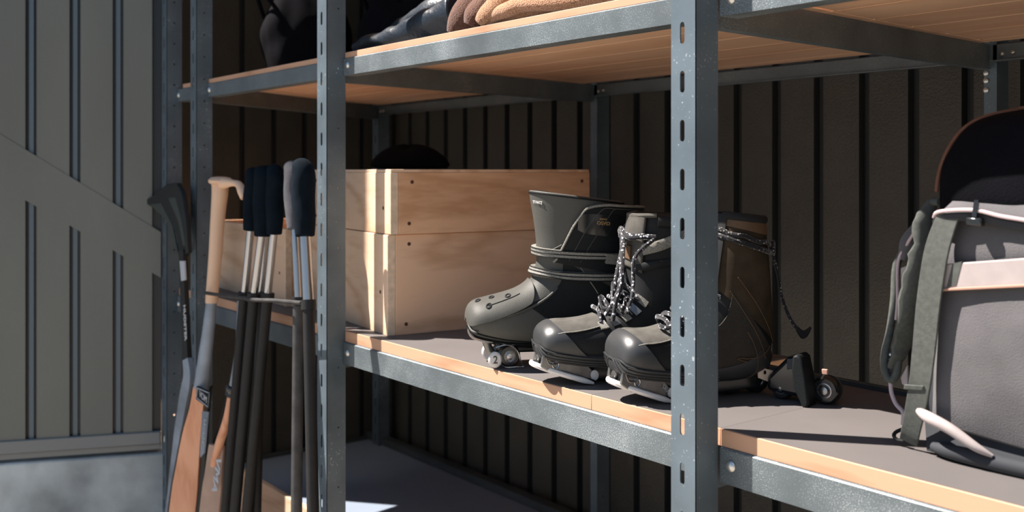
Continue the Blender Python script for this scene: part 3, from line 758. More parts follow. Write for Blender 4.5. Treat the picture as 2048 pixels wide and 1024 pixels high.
# boot 3
K3 = [(-.0482, 1.000, -.0482, .999, .002, 2.0), (-.0445, 1.0195, -.042, .984, .033, 2.2), (-.032, 1.0305, -.027, .979, .045, 2.3), (-.013, 1.0345, .004, .975, .050, 2.4),
      (.012, 1.0335, .040, .972, .052, 2.4), (.040, 1.035, .085, .968, .050, 2.4), (.072, 1.042, .145, .966, .048, 2.4), (.102, 1.056, .215, .966, .047, 2.4),
      (.125, 1.078, .275, .975, .047, 2.3), (.138, 1.103, .292, 1.015, .046, 2.2), (.147, 1.130, .286, 1.07, .046, 2.2), (.155, 1.155, .280, 1.12, .047, 2.2), (.163, 1.178, .272, 1.160, .048, 2.2), (.168, 1.192, .268, 1.186, .046, 2.2)]
b3, B3 = laced(-.93, 0, 'skate boot with rubber toe and brown suede shaft, nearest behind the front post', 'boot_black', 'tan', K3, 13)
mk('shaft_panel', B3.patch(lambda a, b: (8.9+a*3.1, R(24)+R(312)*b), 0, 0, .0028, .004, 20, 50), 'brown', b3)
mk('heel_panel', B3.patch(lambda a, b: (6.6+a*2.6-.8*math.sin(b*math.pi), R(64)+R(232)*b), 0, 0, .0036, .004, 14, 40), 'brown_dark', b3)
mk('collar_band', B3.patch(lambda a, b: (12.0+a*.55, R(24)+R(312)*b), 0, 0, .0042, .005, 4, 50), 'tan', b3)
mk('collar_roll', tube([B3.p(12.8, R(30)+R(300)*i/24, .002) for i in range(25)], .006, 10, 2), 'lining', b3)
for k, (u_, a0) in enumerate(((9.9, 70), (9.2, 60), (8.3, 90))):
    mk('shaft_seam', tube([B3.p(u_-.10*i, R(a0)+R(6)*i, .0048) for i in range(12)], .0007, 5, 2), 'tan', b3)
mk('shaft_seam', tube([B3.p(8.6-.16*i, R(128)-R(3)*i, .0050) for i in range(9)]+[B3.p(7.2+.15*i, R(104)+R(5)*i, .0050) for i in range(3)], .0008, 5, 2), 'tan', b3)
tg3 = mk('tongue', B3.patch(lambda a, b: (8.8+a*4.0, R(-40)+R(80)*b), 0, 0, .006, .008, 14, 16), 'boot_black', b3)
rope([B3.p(11.35, R(-170)+R(17)*i, .0065) for i in range(0, 21)], .0036, 'lace_dark', b3)
rope([B3.p(11.65, R(20)+R(14)*i, .0065)+Vector((0, 0, .0015*math.sin(i*2))) for i in range(0, 12)], .0032, 'lace_dark', b3)
rope([B3.p(11.5, R(140), .008), B3.p(11.7, R(150), .013), B3.p(11.3, R(158), .012), B3.p(11.4, R(142), .012), B3.p(11.6, R(146), .010)], .0036, 'lace_dark', b3)
q = B3.p(11.3, R(150), .010)
rope([q, q+Vector((.0, .012, -.030)), q+Vector((.004, .018, -.060)), q+Vector((.008, .032, -.088)), q+Vector((.012, .046, -.103))], .0030, 'lace_dark', b3)
mk('lace_tip', tube([q+Vector((.012, .044, -.101)), q+Vector((.015, .056, -.110)), q+Vector((.018, .070, -.100))], .005, 8, 4, rs=[.003, .006, .002]), 'lining', b3)
for i in range(6):
    u = 5.3+.55*i; s = 1 if i % 2 else -1
    rope([B3.p(u, R(-46*s), .006), B3.p(u+.25, R(-14*s), .012), B3.p(u+.3, R(16*s), .012), B3.p(u+.6, R(48*s), .006)], .0034, LM, b3)
rope([B3.p(5.2, R(10), .006), B3.p(5.0, R(24), .010), B3.p(5.3, R(34), .012), B3.p(5.9, R(22), .014), B3.p(6.5, R(30), .014)], .0034, LM, b3)
# holders and wheels under boots 2 and 3
def chassis(X, K, bt, big=True):
    # front holder: side plates with a window, gloss body, white curved lip
    y0 = -.040 if not big else -.046
    for s in (-1, 1):
        xo = X+s*.022
        pl = [(xo, y0+.004, .985), (xo, y0+.000, .968), (xo, y0+.022, .957), (xo, .052, .944), (xo, .066, .945), (xo, .060, .957), (xo, .044, .972), (xo, .070, .978), (xo, .110, .972), (xo, .10, .985)]
        mk('side_plate', prism(pl, (s*.006, 0, 0)), 'dark_chrome', bt, bevel=.0015)
        mk('plate_ridge', tube([(xo+s*.007, y0+.010, .982), (xo+s*.007, y0+.016, .972), (xo+s*.007, y0+.030, .972), (xo+s*.007, y0+.036, .980)], .0016, 6, 4), 'dark_chrome' , bt)
    mk('holder_body', prism([(X-.021, y0+.008, .984), (X-.021, y0+.005, .966), (X-.021, .05, .945), (X-.021, .10, .945), (X-.021, .26, .952), (X-.021, .26, .972), (X-.021, .05, .975)], (.042, 0, 0)), 'gloss', bt, bevel=.002)
    # white lip: half ellipse tilted, low at the rear
    pts = []
    for i in range(21):
        a = -math.pi/2+math.pi*i/20
        yy = .056-(.056-y0+.010)*math.cos(a); xx = X+.0375*math.sin(a); f = (yy-y0)/(.05-y0)
        pts.append((xx, yy, .9665-.0215*f))
    lp = mk('toe_bumper', tube(pts, .0032, 8, 2, rs=[.0018]+[.0042]*19+[.0018], flat=1.0), 'white', bt)
    V = [tuple(p) for p in pts]+[(p[0]*.9+X*.1, p[1]+.003, p[2]+.004) for p in pts]; n = len(pts)
    F_ = [tuple(range(n)), tuple(range(2*n-1, n-1, -1))]+[(i, (i+1) % n, n+(i+1) % n, n+i) for i in range(n)]
    mk('bumper_pad', (V, F_), 'gloss', bt)
    mk('pad_emblem', tube([(X+.012*math.cos(a), .004+.020*math.sin(a), .9575-.26*.020*math.sin(a)-.0014) for a in [i*math.pi/8 for i in range(17)]], .0010, 5, 1), 'gold', bt)
    for s in (-1,):
        mk('lens', lathe((X-.004, y0+.0035, .974), (0, -1, 0), [(.011, -.004), (.011, .0), (.008, .003), (.003, .004)], 16, .7), 'dark_chrome', bt)
    mk('lens_ring', tube([(X+.0285, -.012+.006*math.cos(a), .970+.005*math.sin(a)) for a in [i*math.pi/8 for i in range(17)]], .0012, 6, 1), 'chrome', bt)
    for yy in (.095, .150, .205, .262):
        wheel('wheel', (X, yy, BZ+.0205), .0203, .022, bt)
XF = (-1.08, .030, R(28), .80); chassis(-1.08, K2, b2, False)
XF = (-.922, .030, R(24), .68); chassis(-.93, K3, b3, True)
for bt, X in ((b2, -1.08), (b3, -.93)):
    XF = (X, .030, R(28), .80) if X < -1 else (-.922, .030, R(24), .68)
    w = mk('wheel_cap', lathe((X+.0275, .060, .9535), (1, 0, 0), [(.0075, 0), (.0075, .003), (.003, .004)], 18, .8), 'white', bt)
text('holder_print', 'SAVONA', .008, (-.90+.0004, .052, .9535), (0, .62, -.55), (0, .5, .8), 'print', b3, .0003)
# heel label of boot 3 (pale cloth tag)
tgp = atX(1553, 725, -.905)
tg_ = mk('cloth_tag', prism([atX(1537, 712, -.895), atX(1567, 716, -.895), atX(1566, 740, -.895), atX(1537, 733, -.895)], (-.0015, 0, 0)), 'pine_end', b3, smooth=False)
mk('tag_mark', lathe(atX(1550, 721, -.8946), (1, 0, 0), [(.0030, 0), (.0026, .0006)], 10, .7), 'gloss', tg_)

# ---------- black quad skate behind
XF = None
wc = atZ(1637, 811, BZ); wf = atZ(1562, 800, BZ); d4 = (wc-wf).normalized(); n4 = Vector((d4.y, -d4.x, 0))
if n4.x < 0: n4 = -n4
b4 = thing('roller_skate', wc, 'low black roller skate with tapered heel stopper, between the boots and the backpack', 'skate')
def a4(x, y, k=0):
    a = Vector(ray(x, y)); o = Vector((0, CY, CZ)); t = (wc-o).dot(n4)/a.dot(n4); return o+a*t+n4*k
fin = [a4(*p) for p in ((1598, 707), (1608, 704), (1616, 712), (1624, 750), (1631, 800), (1627, 812), (1618, 810), (1600, 770), (1596, 735))]
mk('heel_stopper', prism([p-n4*.010 for p in fin], n4*.034), 'boot_dark', b4, bevel=.005, seg=3)
mk('skate_body', prism([a4(*p, -.030) for p in ((1535, 752), (1550, 738), (1575, 714), (1600, 708), (1602, 795), (1560, 786), (1535, 780))], n4*.034), 'gloss', b4, bevel=.006, seg=3)
mk('heel_tape', prism([a4(*p, .004) for p in ((1577, 716), (1599, 716), (1599, 735), (1577, 738))], n4*.002), 'jacket', b4, bevel=.0005)
yaw4 = math.atan2(d4.x, d4.y)
def wheel4(c, r, w):
    V, Fc = lathe(c-n4*w/2, n4, [(r*.55, 0), (r*.80, 0), (r*.95, w*.18), (r, w*.4), (r, w*.6), (r*.95, w*.82), (r*.80, w), (r*.55, w)], 28)
    t = mk('wheel', (V, Fc), 'gloss', b4)
    mk('bearing', join(lathe(c+n4*(w/2+.0005), n4, [(r*.28, 0), (r*.26, .002), (r*.12, .0025)], 16), lathe(c+n4*(w/2), n4, [(r*.52, -.001), (r*.52, .001), (r*.44, .0012), (r*.42, -.001)], 20)), 'chrome', t)
wr = (a4(1640, 752)-a4(1640, 811)).length/2
wheel4(wc+d4*.006+Vector((0, 0, wr))-n4*.016, wr, .022)
wheel4(wf+Vector((0, 0, .0165))-n4*.008, .016, .018)
mk('axle', tube([wc+Vector((0, 0, wr))-n4*.01, wf+Vector((0, 0, .018))-n4*.012], .006, 8, 1, False), 'gloss', b4)
mk('pull_tab', prism([a4(1645, 737), a4(1657, 738), a4(1657, 749), a4(1646, 748)], n4*.004), 'orange_tab', b4, bevel=.001)
mk('tab_stem', tube([a4(1651, 747, .002), a4(1645, 756, .002), a4(1638, 762)], .0018, 6, 3), 'gloss', b4)

# ================================================================== BACKPACK
bp_ = thing('backpack', (-.40, .2, BZ), 'grey backpack with black hood and pale horizontal band, on the right-hand shelf', 'backpack')
class Rings:
    """vertical loft: keys (z, x0, x1, y0, y1, squareness)"""
    def __init__(s, keys): s.k = keys; s.n = len(keys)-1
    def p(s, u, th):
        z, x0, x1, y0, y1, n = crom(s.k, u)
        return Vector(((x0+x1)/2+(x1-x0)/2*sgnpow(math.cos(th), 2/n), (y0+y1)/2+(y1-y0)/2*sgnpow(math.sin(th), 2/n), z))
    def mesh(s, seg=64, k=5, wob=0):
        V = []; Fc = []; N = s.n*k
        for i in range(N+1):
            for j in range(seg):
                q = s.p(i/k, 2*math.pi*j/seg)
                if wob: q = q+Vector((1, 1, .3))*wob*(noise.noise(q*14)+.5*noise.noise(q*31))
                V.append(q)
        for i in range(N):
            for j in range(seg): Fc.append((i*seg+j, i*seg+(j+1) % seg, (i+1)*seg+(j+1) % seg, (i+1)*seg+j))
        Fc.append(tuple(range(seg))); Fc.append(tuple(N*seg+j for j in range(seg)))
        return V, Fc
XR = -.235
body = Rings([(.942, -.575, XR-.01, .120, .27, 4), (.952, -.592, XR, .110, .285, 4.5), (.99, -.598, XR, .106, .29, 5), (1.05, -.600, XR, .104, .29, 5), (1.12, -.594, XR, .104, .285, 5), (1.17, -.588, XR, .106, .275, 4.5), (1.205, -.580, XR, .110, .265, 4), (1.225, -.565, XR-.01, .125, .25, 3.5)])
mk('pack_body', body.mesh(64, 5, .004), 'pack_edge', bp_)
def pillow(p00, p10, p11, p01, bulge, n=16, thick=.006, pw=.35, wob=.0025, seed=0):
    """quilted panel between four corners (facing -Y), bulging toward -Y"""
    V = []; Fc = []
    P4 = [Vector(p) for p in (p00, p10, p11, p01)]
    for side in (0, 1):
        for i in range(n+1):
            for j in range(n+1):
                a, b = i/n, j/n
                q = (P4[0]*(1-a)+P4[1]*a)*(1-b)+(P4[3]*(1-a)+P4[2]*a)*b
                h = (max(0, math.sin(a*math.pi))**pw)*(max(0, math.sin(b*math.pi))**pw)
                if side == 0: q = q+Vector((0, -1, 0))*(bulge*h+wob*h*noise.noise(q*18+Vector((seed, 0, 0)))*2)
                else: q = q+Vector((0, thick, 0))
                V.append(q)
    W_ = n+1; H = W_*W_
    for i in range(n):
        for j in range(n):
            q = (i*W_+j, i*W_+j+1, (i+1)*W_+j+1, (i+1)*W_+j); Fc.append(q); Fc.append(tuple(x+H for x in reversed(q)))
    for j in range(n):
        Fc.append((j, j+H, j+1+H, j+1)); a = n*W_; Fc.append((a+j, a+j+1, a+j+1+H, a+j+H))
    for i in range(n):
        Fc.append((i*W_, (i+1)*W_, (i+1)*W_+H, i*W_+H)); Fc.append((i*W_+n, i*W_+n+H, (i+1)*W_+n+H, (i+1)*W_+n))
    return V, Fc
YF = .106
main = [atX_ for atX_ in (at(1848, 820, YF), None)][0]
mk('main_pocket', pillow((-.5715, YF, .972), (XR, YF, .947), (XR, YF, 1.152), (-.566, YF, 1.140), .026, 26, pw=.22), 'pack', bp_)
mk('upper_pocket', pillow((-.566, YF+.002, 1.138), (XR, YF+.002, 1.160), (XR, YF+.006, 1.207), (-.553, YF+.006, 1.208), .022, 20, pw=.3), 'pack', bp_)
# pale band, rising to the right, standing proud
bandv = [at(1872, 580, .083), at(1886, 528, .083), Vector((XR, .080, 1.196)), Vector((XR, .080, 1.168))]
b0 = bandv
nb = 10; V = []; 
bd_ = mk('pale_band', prism(bandv, (0, .004, 0)), 'band', bp_, bevel=.0015)
mk('band_stitch', prism([at(1893, 575, .0822), at(1905, 527, .0822), at(1924, 523, .0822), at(1912, 571, .0822)], (0, .002, 0)), 'pack_green', bd_)
mk('band_piping', tube([bandv[0]+Vector((0, -.001, 0)), bandv[3]+Vector((0, -.001, 0))], .0016, 6, 1, False), 'orange_tab', bd_)
# flap edge across under the hood
ed = [at(1868, 434, .088), at(1880, 423, .080), at(1945, 420, .078), at(2000, 432, .078), at(2048, 440, .078), Vector((XR, .078, 1.172))]
ed[-1] = ed[-2]+(ed[-2]-ed[-3])*3.2
mk('flap_trim', tube(ed, .0021, 8, 6), 'pink', bp_)
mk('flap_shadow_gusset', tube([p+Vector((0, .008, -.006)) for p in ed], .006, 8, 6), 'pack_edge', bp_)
mk('flap_panel', pillow(at(1885, 421, .088), ed[-1]+Vector((0, .004, .002)), ed[-1]+Vector((0, .014, .026)), at(1905, 402, .10), .006, 14), 'pack', bp_)
mk('buckle', prism([at(1930, 434, .074), at(1962, 436, .074), at(1962, 454, .074), at(1930, 451, .074)], (0, .010, 0)), 'gloss', bp_, bevel=.002)
mk('buckle_strap', prism([at(1948, 400, .076), at(1957, 400, .076), at(1952, 436, .074), at(1943, 435, .074)], (0, .003, 0)), 'gloss', bp_)
# hood
hk = [(1.205, -.578, XR, .098, .265, 5), (1.222, -.578, XR, .092, .27, 5), (1.25, -.576, XR, .092, .27, 4.5), (1.275, -.568, XR-.006, .094, .265, 4), (1.296, -.555, XR-.02, .102, .25, 3.6), (1.309, -.535, XR-.045, .115, .23, 3.2), (1.316, -.50, XR-.08, .135, .21, 3), (1.3185, -.44, XR-.15, .16, .19, 2.4)]
hd = Rings(hk); mk('hood', hd.mesh(64, 5, .003), 'pack_black', bp_)
def left_edge(u):      # the hood's left outline seen from in front of the shelf
    best = None
    for k in range(90):
        q = hd.p(u, math.pi*(.9+.6*k/89)); l = .618*q.x+.786*(q.y-CY); d = -.786*q.x+.618*(q.y-CY)
        if best is None or l/d < best[0]: best = (l/d, q)
    return best[1]
pp = [left_edge(1.2+.3*i) for i in range(17)]; pp += [Vector((-.49, .15, 1.3172)), Vector((-.44, .165, 1.319)), Vector((-.38, .17, 1.319))]
pp = [p+Vector((-.001, -.0015, .0005)) for p in pp]
mk('hood_piping', tube(pp, .0022, 8, 6), 'pipe_brown', bp_)
# vertical webbing strap on the front left edge (flat band)
def band_strip(cl, w, th, m, name, par=bp_, wv=None):
    """flat strap: centre line points, width along X"""
    P = smooth_path(cl, 6); V = []; n = len(P)
    for i, q in enumerate(P):
        t = (P[min(i+1, n-1)]-P[max(i-1, 0)]).normalized(); s = (Vector(wv) if wv else Vector((1, 0, 0))); s = (s-t*s.dot(t)).normalized(); nn = t.cross(s)
        ww = w if not isinstance(w, list) else crom([(a,) for a in w], i/6)[0]
        V += [q-s*ww/2-nn*th/2, q+s*ww/2-nn*th/2, q+s*ww/2+nn*th/2, q-s*ww/2+nn*th/2]
    Fc = []
    for i in range(n-1):
        for j in range(4): Fc.append((i*4+j, i*4+(j+1) % 4, (i+1)*4+(j+1) % 4, (i+1)*4+j))
    Fc += [(3, 2, 1, 0), tuple((n-1)*4+j for j in range(4))]
    return mk(name, (V, Fc), m, par, bevel=.0008)
cl = [at(x, y, Y) for x, y, Y in ((1898, 428, .084), (1874, 500, .080), (1858, 600, .078), (1848, 700, .078), (1838, 780, .080), (1822, 860, .090), (1817, 884, .098))]
band_strip(cl, [.024, .027, .027, .026, .024, .021, .020], .003, 'pack_green', 'webbing_strap')
mk('strap_seam', prism([at(1811, 768, .079), at(1850, 771, .079), at(1848, 781, .080), at(1809, 778, .080)], (0, -.003, 0)), 'pack_green', bp_, bevel=.001)
# gathered side fabric
cl = [at(x, y, Y) for x, y, Y in ((1862, 405, .125), (1848, 440, .115), (1842, 500, .11), (1832, 560, .11), (1818, 640, .115), (1800, 700, .118), (1784, 735, .12))]
V, Fc = tube(cl, .012, 14, 6, True, .45, None, rs=[.006, .011, .014, .017, .017, .012, .007])
V = [v+Vector((.004, .0, 0))*noise.noise(v*70)+Vector((.003, .002, .001))*noise.noise(Vector((v.x*30, 0, v.z*110)))*1.3*max(0, min(1, (v.z-1.12)*30)) for v in V]
mk('side_gusset', (V, Fc), 'pack_green', bp_)
# shoulder strap loop seen edge on
cl = [at(x, y, Y) for x, y, Y in ((1880, 404, .12), (1862, 406, .125), (1846, 425, .13), (1843, 450, .13), (1815, 490, .135), (1793, 530, .135), (1788, 600, .13), (1780, 660, .125), (1769, 710, .12), (1771, 745, .12), (1783, 760, .12), (1793, 748, .12), (1797, 715, .12), (1796, 690, .12))]
mk('shoulder_strap', tube(cl, .0045, 10, 6, True, 1.0), 'pack_green', bp_)
mk('strap_piping', tube([at(x, y, Y) for x, y, Y in ((1840, 447, .120), (1812, 492, .125), (1796, 525, .125), (1795, 600, .122), (1792, 640, .12))], .0018, 8, 5), 'pink', bp_)
mk('strap_pad', tube([at(x, y, Y) for x, y, Y in ((1832, 450, .13), (1815, 485, .13), (1806, 520, .128))], .008, 10, 5, True, .8, rs=[.004, .009, .004]), 'pack', bp_)
pl_ = mk('strap_end_plate', prism([at(x, y, .121) for x, y in ((1775, 700), (1790, 690), (1795, 715), (1790, 745), (1778, 750), (1772, 730))], (0, .006, 0)), 'pack_edge', bp_, bevel=.002)
for y_ in (709, 719): mk('rivet', lathe(at(1781, y_, .1205), (0, -1, 0), [(.0022, 0), (.0018, .001), (.0008, .0016)], 10), 'zinc', pl_)
mk('pale_patch', prism([at(x, y, .112) for x, y in ((1801, 536), (1824, 527), (1816, 590), (1802, 588))], (0, .003, 0)), 'band', bp_, bevel=.0008)
mk('side_patch', prism([at(x, y, .110) for x, y in ((1801, 755), (1814, 730), (1815, 775), (1803, 768))], (0, .004, 0)), 'band', bp_, bevel=.001)
mk('side_cord', tube([at(x, y, Y) for x, y, Y in ((1781, 762, .12), (1783, 785, .12), (1792, 808, .118), (1806, 825, .112), (1806, 850, .108))], .0024, 8, 6), 'pink', bp_)
mk('base_loop', tube([at(x, y, Y) for x, y, Y in ((1806, 858, .11), (1792, 864, .105), (1788, 872, .10), (1796, 880, .10), (1815, 882, .10))], .0022, 8, 6), 'boot_dark', bp_)
# pale piping that swells and tapers along the lower edge, and dark base roll
pts = [at(x, y, Y) for x, y, Y in ((1838, 822, .084), (1856, 834, .076), (1900, 858, .074), (1950, 893, .078), (1985, 912, .084))]
mk('lower_piping', tube(pts, .005, 10, 6, rs=[.004, .0064, .0060, .0048, .002]), 'band', bp_)
pts = [at(x, y, Y) for x, y, Y in ((1866, 893, .094), (1900, 903, .090), (1970, 920, .090), (2048, 942, .092))]; pts.append(pts[-1]+(pts[-1]-pts[-2])*2)
for p in pts: p.z = max(p.z, BZ+.009)
mk('base_roll', tube(pts, .008, 10, 6, rs=[.005, .008, .009, .009, .009]), 'pack_edge', bp_)
mk('base_panel', pillow((-.572, YF-.01, .944), (XR, YF-.012, .943), (XR, YF-.004, .972), (-.580, YF, .978), .004, 10), 'pack_edge', bp_)

# ================================================================== TOP SHELF CLOTHES AND BAGS
ZS = 1.4816
def blob(c, rx, ry, rz, amp, freq, seed, seg=40, rings=20, flatb=True):
    V = []; Fc = []; c = Vector(c)
    for i in range(rings+1):
        ph = math.pi*i/rings
        for j in range(seg):
            a = 2*math.pi*j/seg; d = Vector((math.sin(ph)*math.cos(a), math.sin(ph)*math.sin(a), math.cos(ph)))
            q = Vector((d.x*rx, d.y*ry, d.z*rz)); s = 1+amp*noise.noise(d*freq+Vector((seed, seed*2, 0)))+amp*.5*noise.noise(d*freq*2.7+Vector((seed, 0, 0)))
            q *= s; q += c
            if flatb and q.z < ZS+.0005: q.z = ZS+.0005
            V.append(q)
    for i in range(rings):
        for j in range(seg): Fc.append((i*seg+j, i*seg+(j+1) % seg, (i+1)*seg+(j+1) % seg, (i+1)*seg+j))
    return V, Fc
sw = thing('knit_sweater', (-1.2, .1, ZS), 'brown knitted sweater folded on the upper shelf edge', 'sweater')
def fold(pts, rs, m, name, flat=.5, up=None, w=.003):
    V, Fc = tube(pts, .02, 18, 8, True, flat, up, rs=rs)
    V = [v+Vector((noise.noise(v*25)*w, noise.noise(v*25+Vector((9, 0, 0)))*w, noise.noise(v*25+Vector((0, 9, 0)))*w)) for v in V]
    for v in V: v.z = max(v.z, ZS+.0004)
    return mk(name, (V, Fc), m, sw, sub=1)
A_ = lambda x, y, Y: at(x, y, Y)
fold([A_(905, 70, .075), A_(918, 45, .08), A_(945, 15, .09), A_(985, -30, .10)], [.012, .024, .032, .034], 'sweater_dark', 'left_drape', .7)
fold([A_(940, 52, .055), A_(950, 30, .06), A_(975, 5, .07), A_(1010, -30, .08)], [.014, .022, .026, .028], 'sweater_dark', 'inner_fold', .7)
fold([A_(958, 44, .030), A_(970, 28, .032), A_(1000, 2, .038), A_(1035, -28, .05)], [.010, .0165, .0175, .018], 'sweater', 'cuff_fold', .55)
fold([A_(975, 44, .045), A_(1000, 26, .036), A_(1045, 9, .034), A_(1100, 4, .036), A_(1160, -2, .045), A_(1230, -14, .06)], [.006, .011, .014, .015, .016, .016], 'sweater', 'sleeve_fold', .9)
fold([A_(990, 38, .060), A_(1060, 20, .060), A_(1130, 8, .065), A_(1210, -4, .07), A_(1300, -20, .08)], [.010, .018, .020, .021, .020], 'sweater', 'body_fold', 1.2)
mk('body', blob((-1.12, .16, ZS+.05), .20, .10, .075, .35, 2.2, 3), 'sweater_dark', sw)
# navy jacket
jk = thing('rain_jacket', (-1.65, .2, ZS), 'dark navy jacket crumpled on the upper shelf left of the sweater', 'jacket')
def jf(pts, rs, name, flat=.6, w=.010):
    V, Fc = tube(pts, .02, 20, 10, True, flat, (0, 0, 1), rs=rs)
    V = [v+Vector((noise.noise(v*13)*w, noise.noise(v*15+Vector((9, 0, 0)))*w, noise.noise(Vector((v.x*9, v.y*24, v.z*30+v.x*14)))*w)) for v in V]
    for v in V: v.z = max(v.z, ZS+.0004)
    return mk(name, (V, Fc), 'jacket', jk, sub=1)
jf([A_(705, 98, .10), A_(760, 82, .10), A_(820, 66, .11), A_(880, 46, .12), A_(925, 20, .13)], [.008, .018, .026, .034, .040], 'sleeve', 1.1)
jf([A_(770, 82, .16), A_(820, 56, .17), A_(880, 38, .18), A_(940, 22, .19)], [.015, .030, .040, .040], 'body', 1.2)
# dark holdalls at the back of the left and middle bay
def bag(c, rx, ry, rz, seed, label, base=None):
    r_ = thing('holdall_bag', (c[0], c[1], ZS), label, 'bag')
    mk('bag_body', blob((c[0], c[1], ZS+rz*.86), rx, ry, rz, .16, 1.6, seed), 'pack_black', r_, sub=1)
    if base: mk('base_trim', blob((c[0], c[1], ZS+.016), rx*1.02, ry*1.04, .032, .05, 2, seed, 40, 12), base, r_)
    mk('carry_handle', tube([(c[0]-rx*.4, c[1]-ry*.8, ZS+rz*1.2), (c[0]-rx*.2, c[1]-ry*1.05, ZS+rz*1.55), (c[0]+rx*.2, c[1]-ry*1.05, ZS+rz*1.5), (c[0]+rx*.4, c[1]-ry*.8, ZS+rz*1.2)], .006, 8, 6), 'pack_black', r_)
    return r_
bag((-2.60, .36, 0), .13, .13, .17, 5, 'black bag with a brown base, in the dark of the left upper shelf', 'bag_brown')
bag((-2.13, .44, 0), .20, .13, .15, 8, 'plain black bag in the dark behind the small brown glove')
gl = thing('work_glove', (-1.86, .16, ZS), 'small brown glove on the upper shelf beside the second post', 'glove')
mk('palm', blob((-1.83, .18, ZS+.018), .055, .035, .022, .25, 2, 2, 28, 14), 'bag_brown', gl)
for i in range(4): mk('finger', tube([(-1.80+.0, .165+.012*i, ZS+.012), (-1.765, .150+.014*i, ZS+.018), (-1.735, .142+.015*i, ZS+.009)], .007, 8, 5, rs=[.007, .007, .005]), 'tan', gl)
mk('thumb', tube([(-1.85, .15, ZS+.014), (-1.83, .125, ZS+.016), (-1.80, .115, ZS+.008)], .008, 8, 5, rs=[.009, .008, .005]), 'tan', gl)

# ================================================================== POLES AND STICKS in front of the left bay
def Q(x, y, k=0): return at(x, y, -.058-.00005*(y-340)+k)
def to_ground(a, b):
    d = (b-a); t = (0.012-a.z)/d.z; return a+d*t
def pole(g_top, g_bot, mid, bot, label, gw=.0185, lean=-1, gm='foam', tm='tube_black', k=0, tr=.0082, lr=.0112, cuffm=False):
    a, b, c, d = Q(*g_top, k), Q(*g_bot, k), Q(*mid, k), Q(*bot, k); e = to_ground(c, d)
    r_ = thing('padded_pole', (e.x, e.y, 0), label, 'pole', 'padded poles leaning on the left bay')
    ax = (a-b)
    mk('foam_grip', tube([b, b+ax*.25, b+ax*.55+Vector((-.004, 0, 0))*-lean, b+ax*.85, a+Vector((lean*.006, -.002, -.004)), a+Vector((lean*.016, -.003, -.012))], .015, 16, 6, rs=[gw*.86, gw, gw*1.08, gw*1.08, gw*.95, gw*.55]), gm, r_, sub=1)
    mk('chrome_tube', tube([b+ax*.1, c], tr, 14, 1, False), 'chrome', r_)
    mk('clamp_ring', lathe(c, (d-c), [(lr*1.25, -.006), (lr*1.25, .012)], 14), 'tube_black', r_)
    mk('lower_tube', tube([c, e], lr, 14, 1, False), tm, r_)
    mk('rubber_tip', lathe(e+Vector((0, 0, -.011)), (0, 0, 1), [(.014, 0), (.014, .012), (.011, .03)], 14), 'rubber', r_)
    return r_
pole((510, 345), (501, 462), (489, 590), (452, 1024), 'leftmost of the black-gripped poles, nearest the beige handle', k=.004)
pole((528, 342), (524, 474), (508, 592), (470, 1024), 'second of the black-gripped poles counted from the left', k=-.016)
pole((552, 339), (548, 470), (535, 592), (494, 1024), 'third of the black-gripped poles counted from the left', k=.000)
pole((537, 341), (533, 462), (522, 590), (512, 1024), 'dark pole tucked behind the three bunched poles', k=.022)
pole((587, 333), (590, 460), (597, 600), (593, 1024), 'grey-faced padded pole left of the slotted post', gm='foam_grey', tm='tube_worn', gw=.0185, k=.016)
pole((607, 331), (610, 474), (617, 606), (626, 1024), 'padded pole standing closest to the slotted post', k=-.018, gw=.0215, tr=.0110, lr=.0112)
# elastic cord tying them
cd = [Q(x, y, k) for x, y, k in ((412, 586, -.018), (440, 590, -.022), (480, 595, -.014), (510, 600, -.034), (545, 601, -.018), (580, 604, -.012), (603, 606, -.014))]
tag(mk('bungee_cord', tube(cd, .0040, 8, 6), 'tube_worn'), 'thin dark cord strung across the beige handle and the poles', 'cord')
# A: hockey stick with beige handle
def sweep(path, widths, thick, wv, m, name, par, k=6):
    return band_strip(path, widths, thick, m, name, par, wv)
sA = thing('hockey_stick', (-2.35, -.1, 0), 'wooden stick with beige hooked handle, blue-grey shaft and orange blade', 'stick')
sA.location = tuple(to_ground(Q(395, 790), Q(365, 1024)).xy)+(0,)
mk('handle', tube([Q(440, 362), Q(440, 385), Q(436, 430), Q(430, 520), Q(424, 588), Q(423, 606)], .02, 20, 6, rs=[.0195, .0185, .0165, .0150, .0140, .0140]), 'beige', sA)
mk('handle_knob', lathe(Q(441, 364), (.05, 0, 1), [(.020, -.006), (.0265, -.002), (.0275, .004), (.022, .010), (.012, .012)], 24), 'beige', sA)
mk('hook', tube([Q(446, 366), Q(466, 366), Q(478, 370), Q(484, 384), Q(487, 397)], .008, 12, 6, rs=[.014, .0075, .0085, .0095, .0065]), 'beige', sA)
mk('shaft', tube([Q(423, 602), Q(417, 660), Q(409, 720), Q(402, 775)], .02, 18, 6, rs=[.0145, .0165, .0185, .0205], flat=.8), 'shaft_blue', sA)
wv = (.75, .66, 0)
bpts = [Q(401, 772), Q(394, 820), Q(385, 870), Q(376, 940), Q(366, 1024)]; bpts.append(to_ground(bpts[-2], bpts[-1]))
sweep(bpts, [.030, .034, .046, .058, .066, .066], .012, wv, 'blade_wood', 'blade', sA)
sweep([p-Vector(wv)*(w*.5+.003)+Vector((0, .004, 0)) for p, w in zip(bpts, [.030, .034, .046, .058, .066, .066])], [.010]*6, .015, wv, 'blade_dark', 'blade_edge', sA)
sweep([p+Vector(wv)*(w*.5+.005)+Vector((0, .006, 0)) for p, w in zip(bpts, [.030, .034, .046, .058, .066, .066])], [.002, .004, .008, .012, .016, .016], .015, wv, 'blade_dark', 'blade_edge', sA)
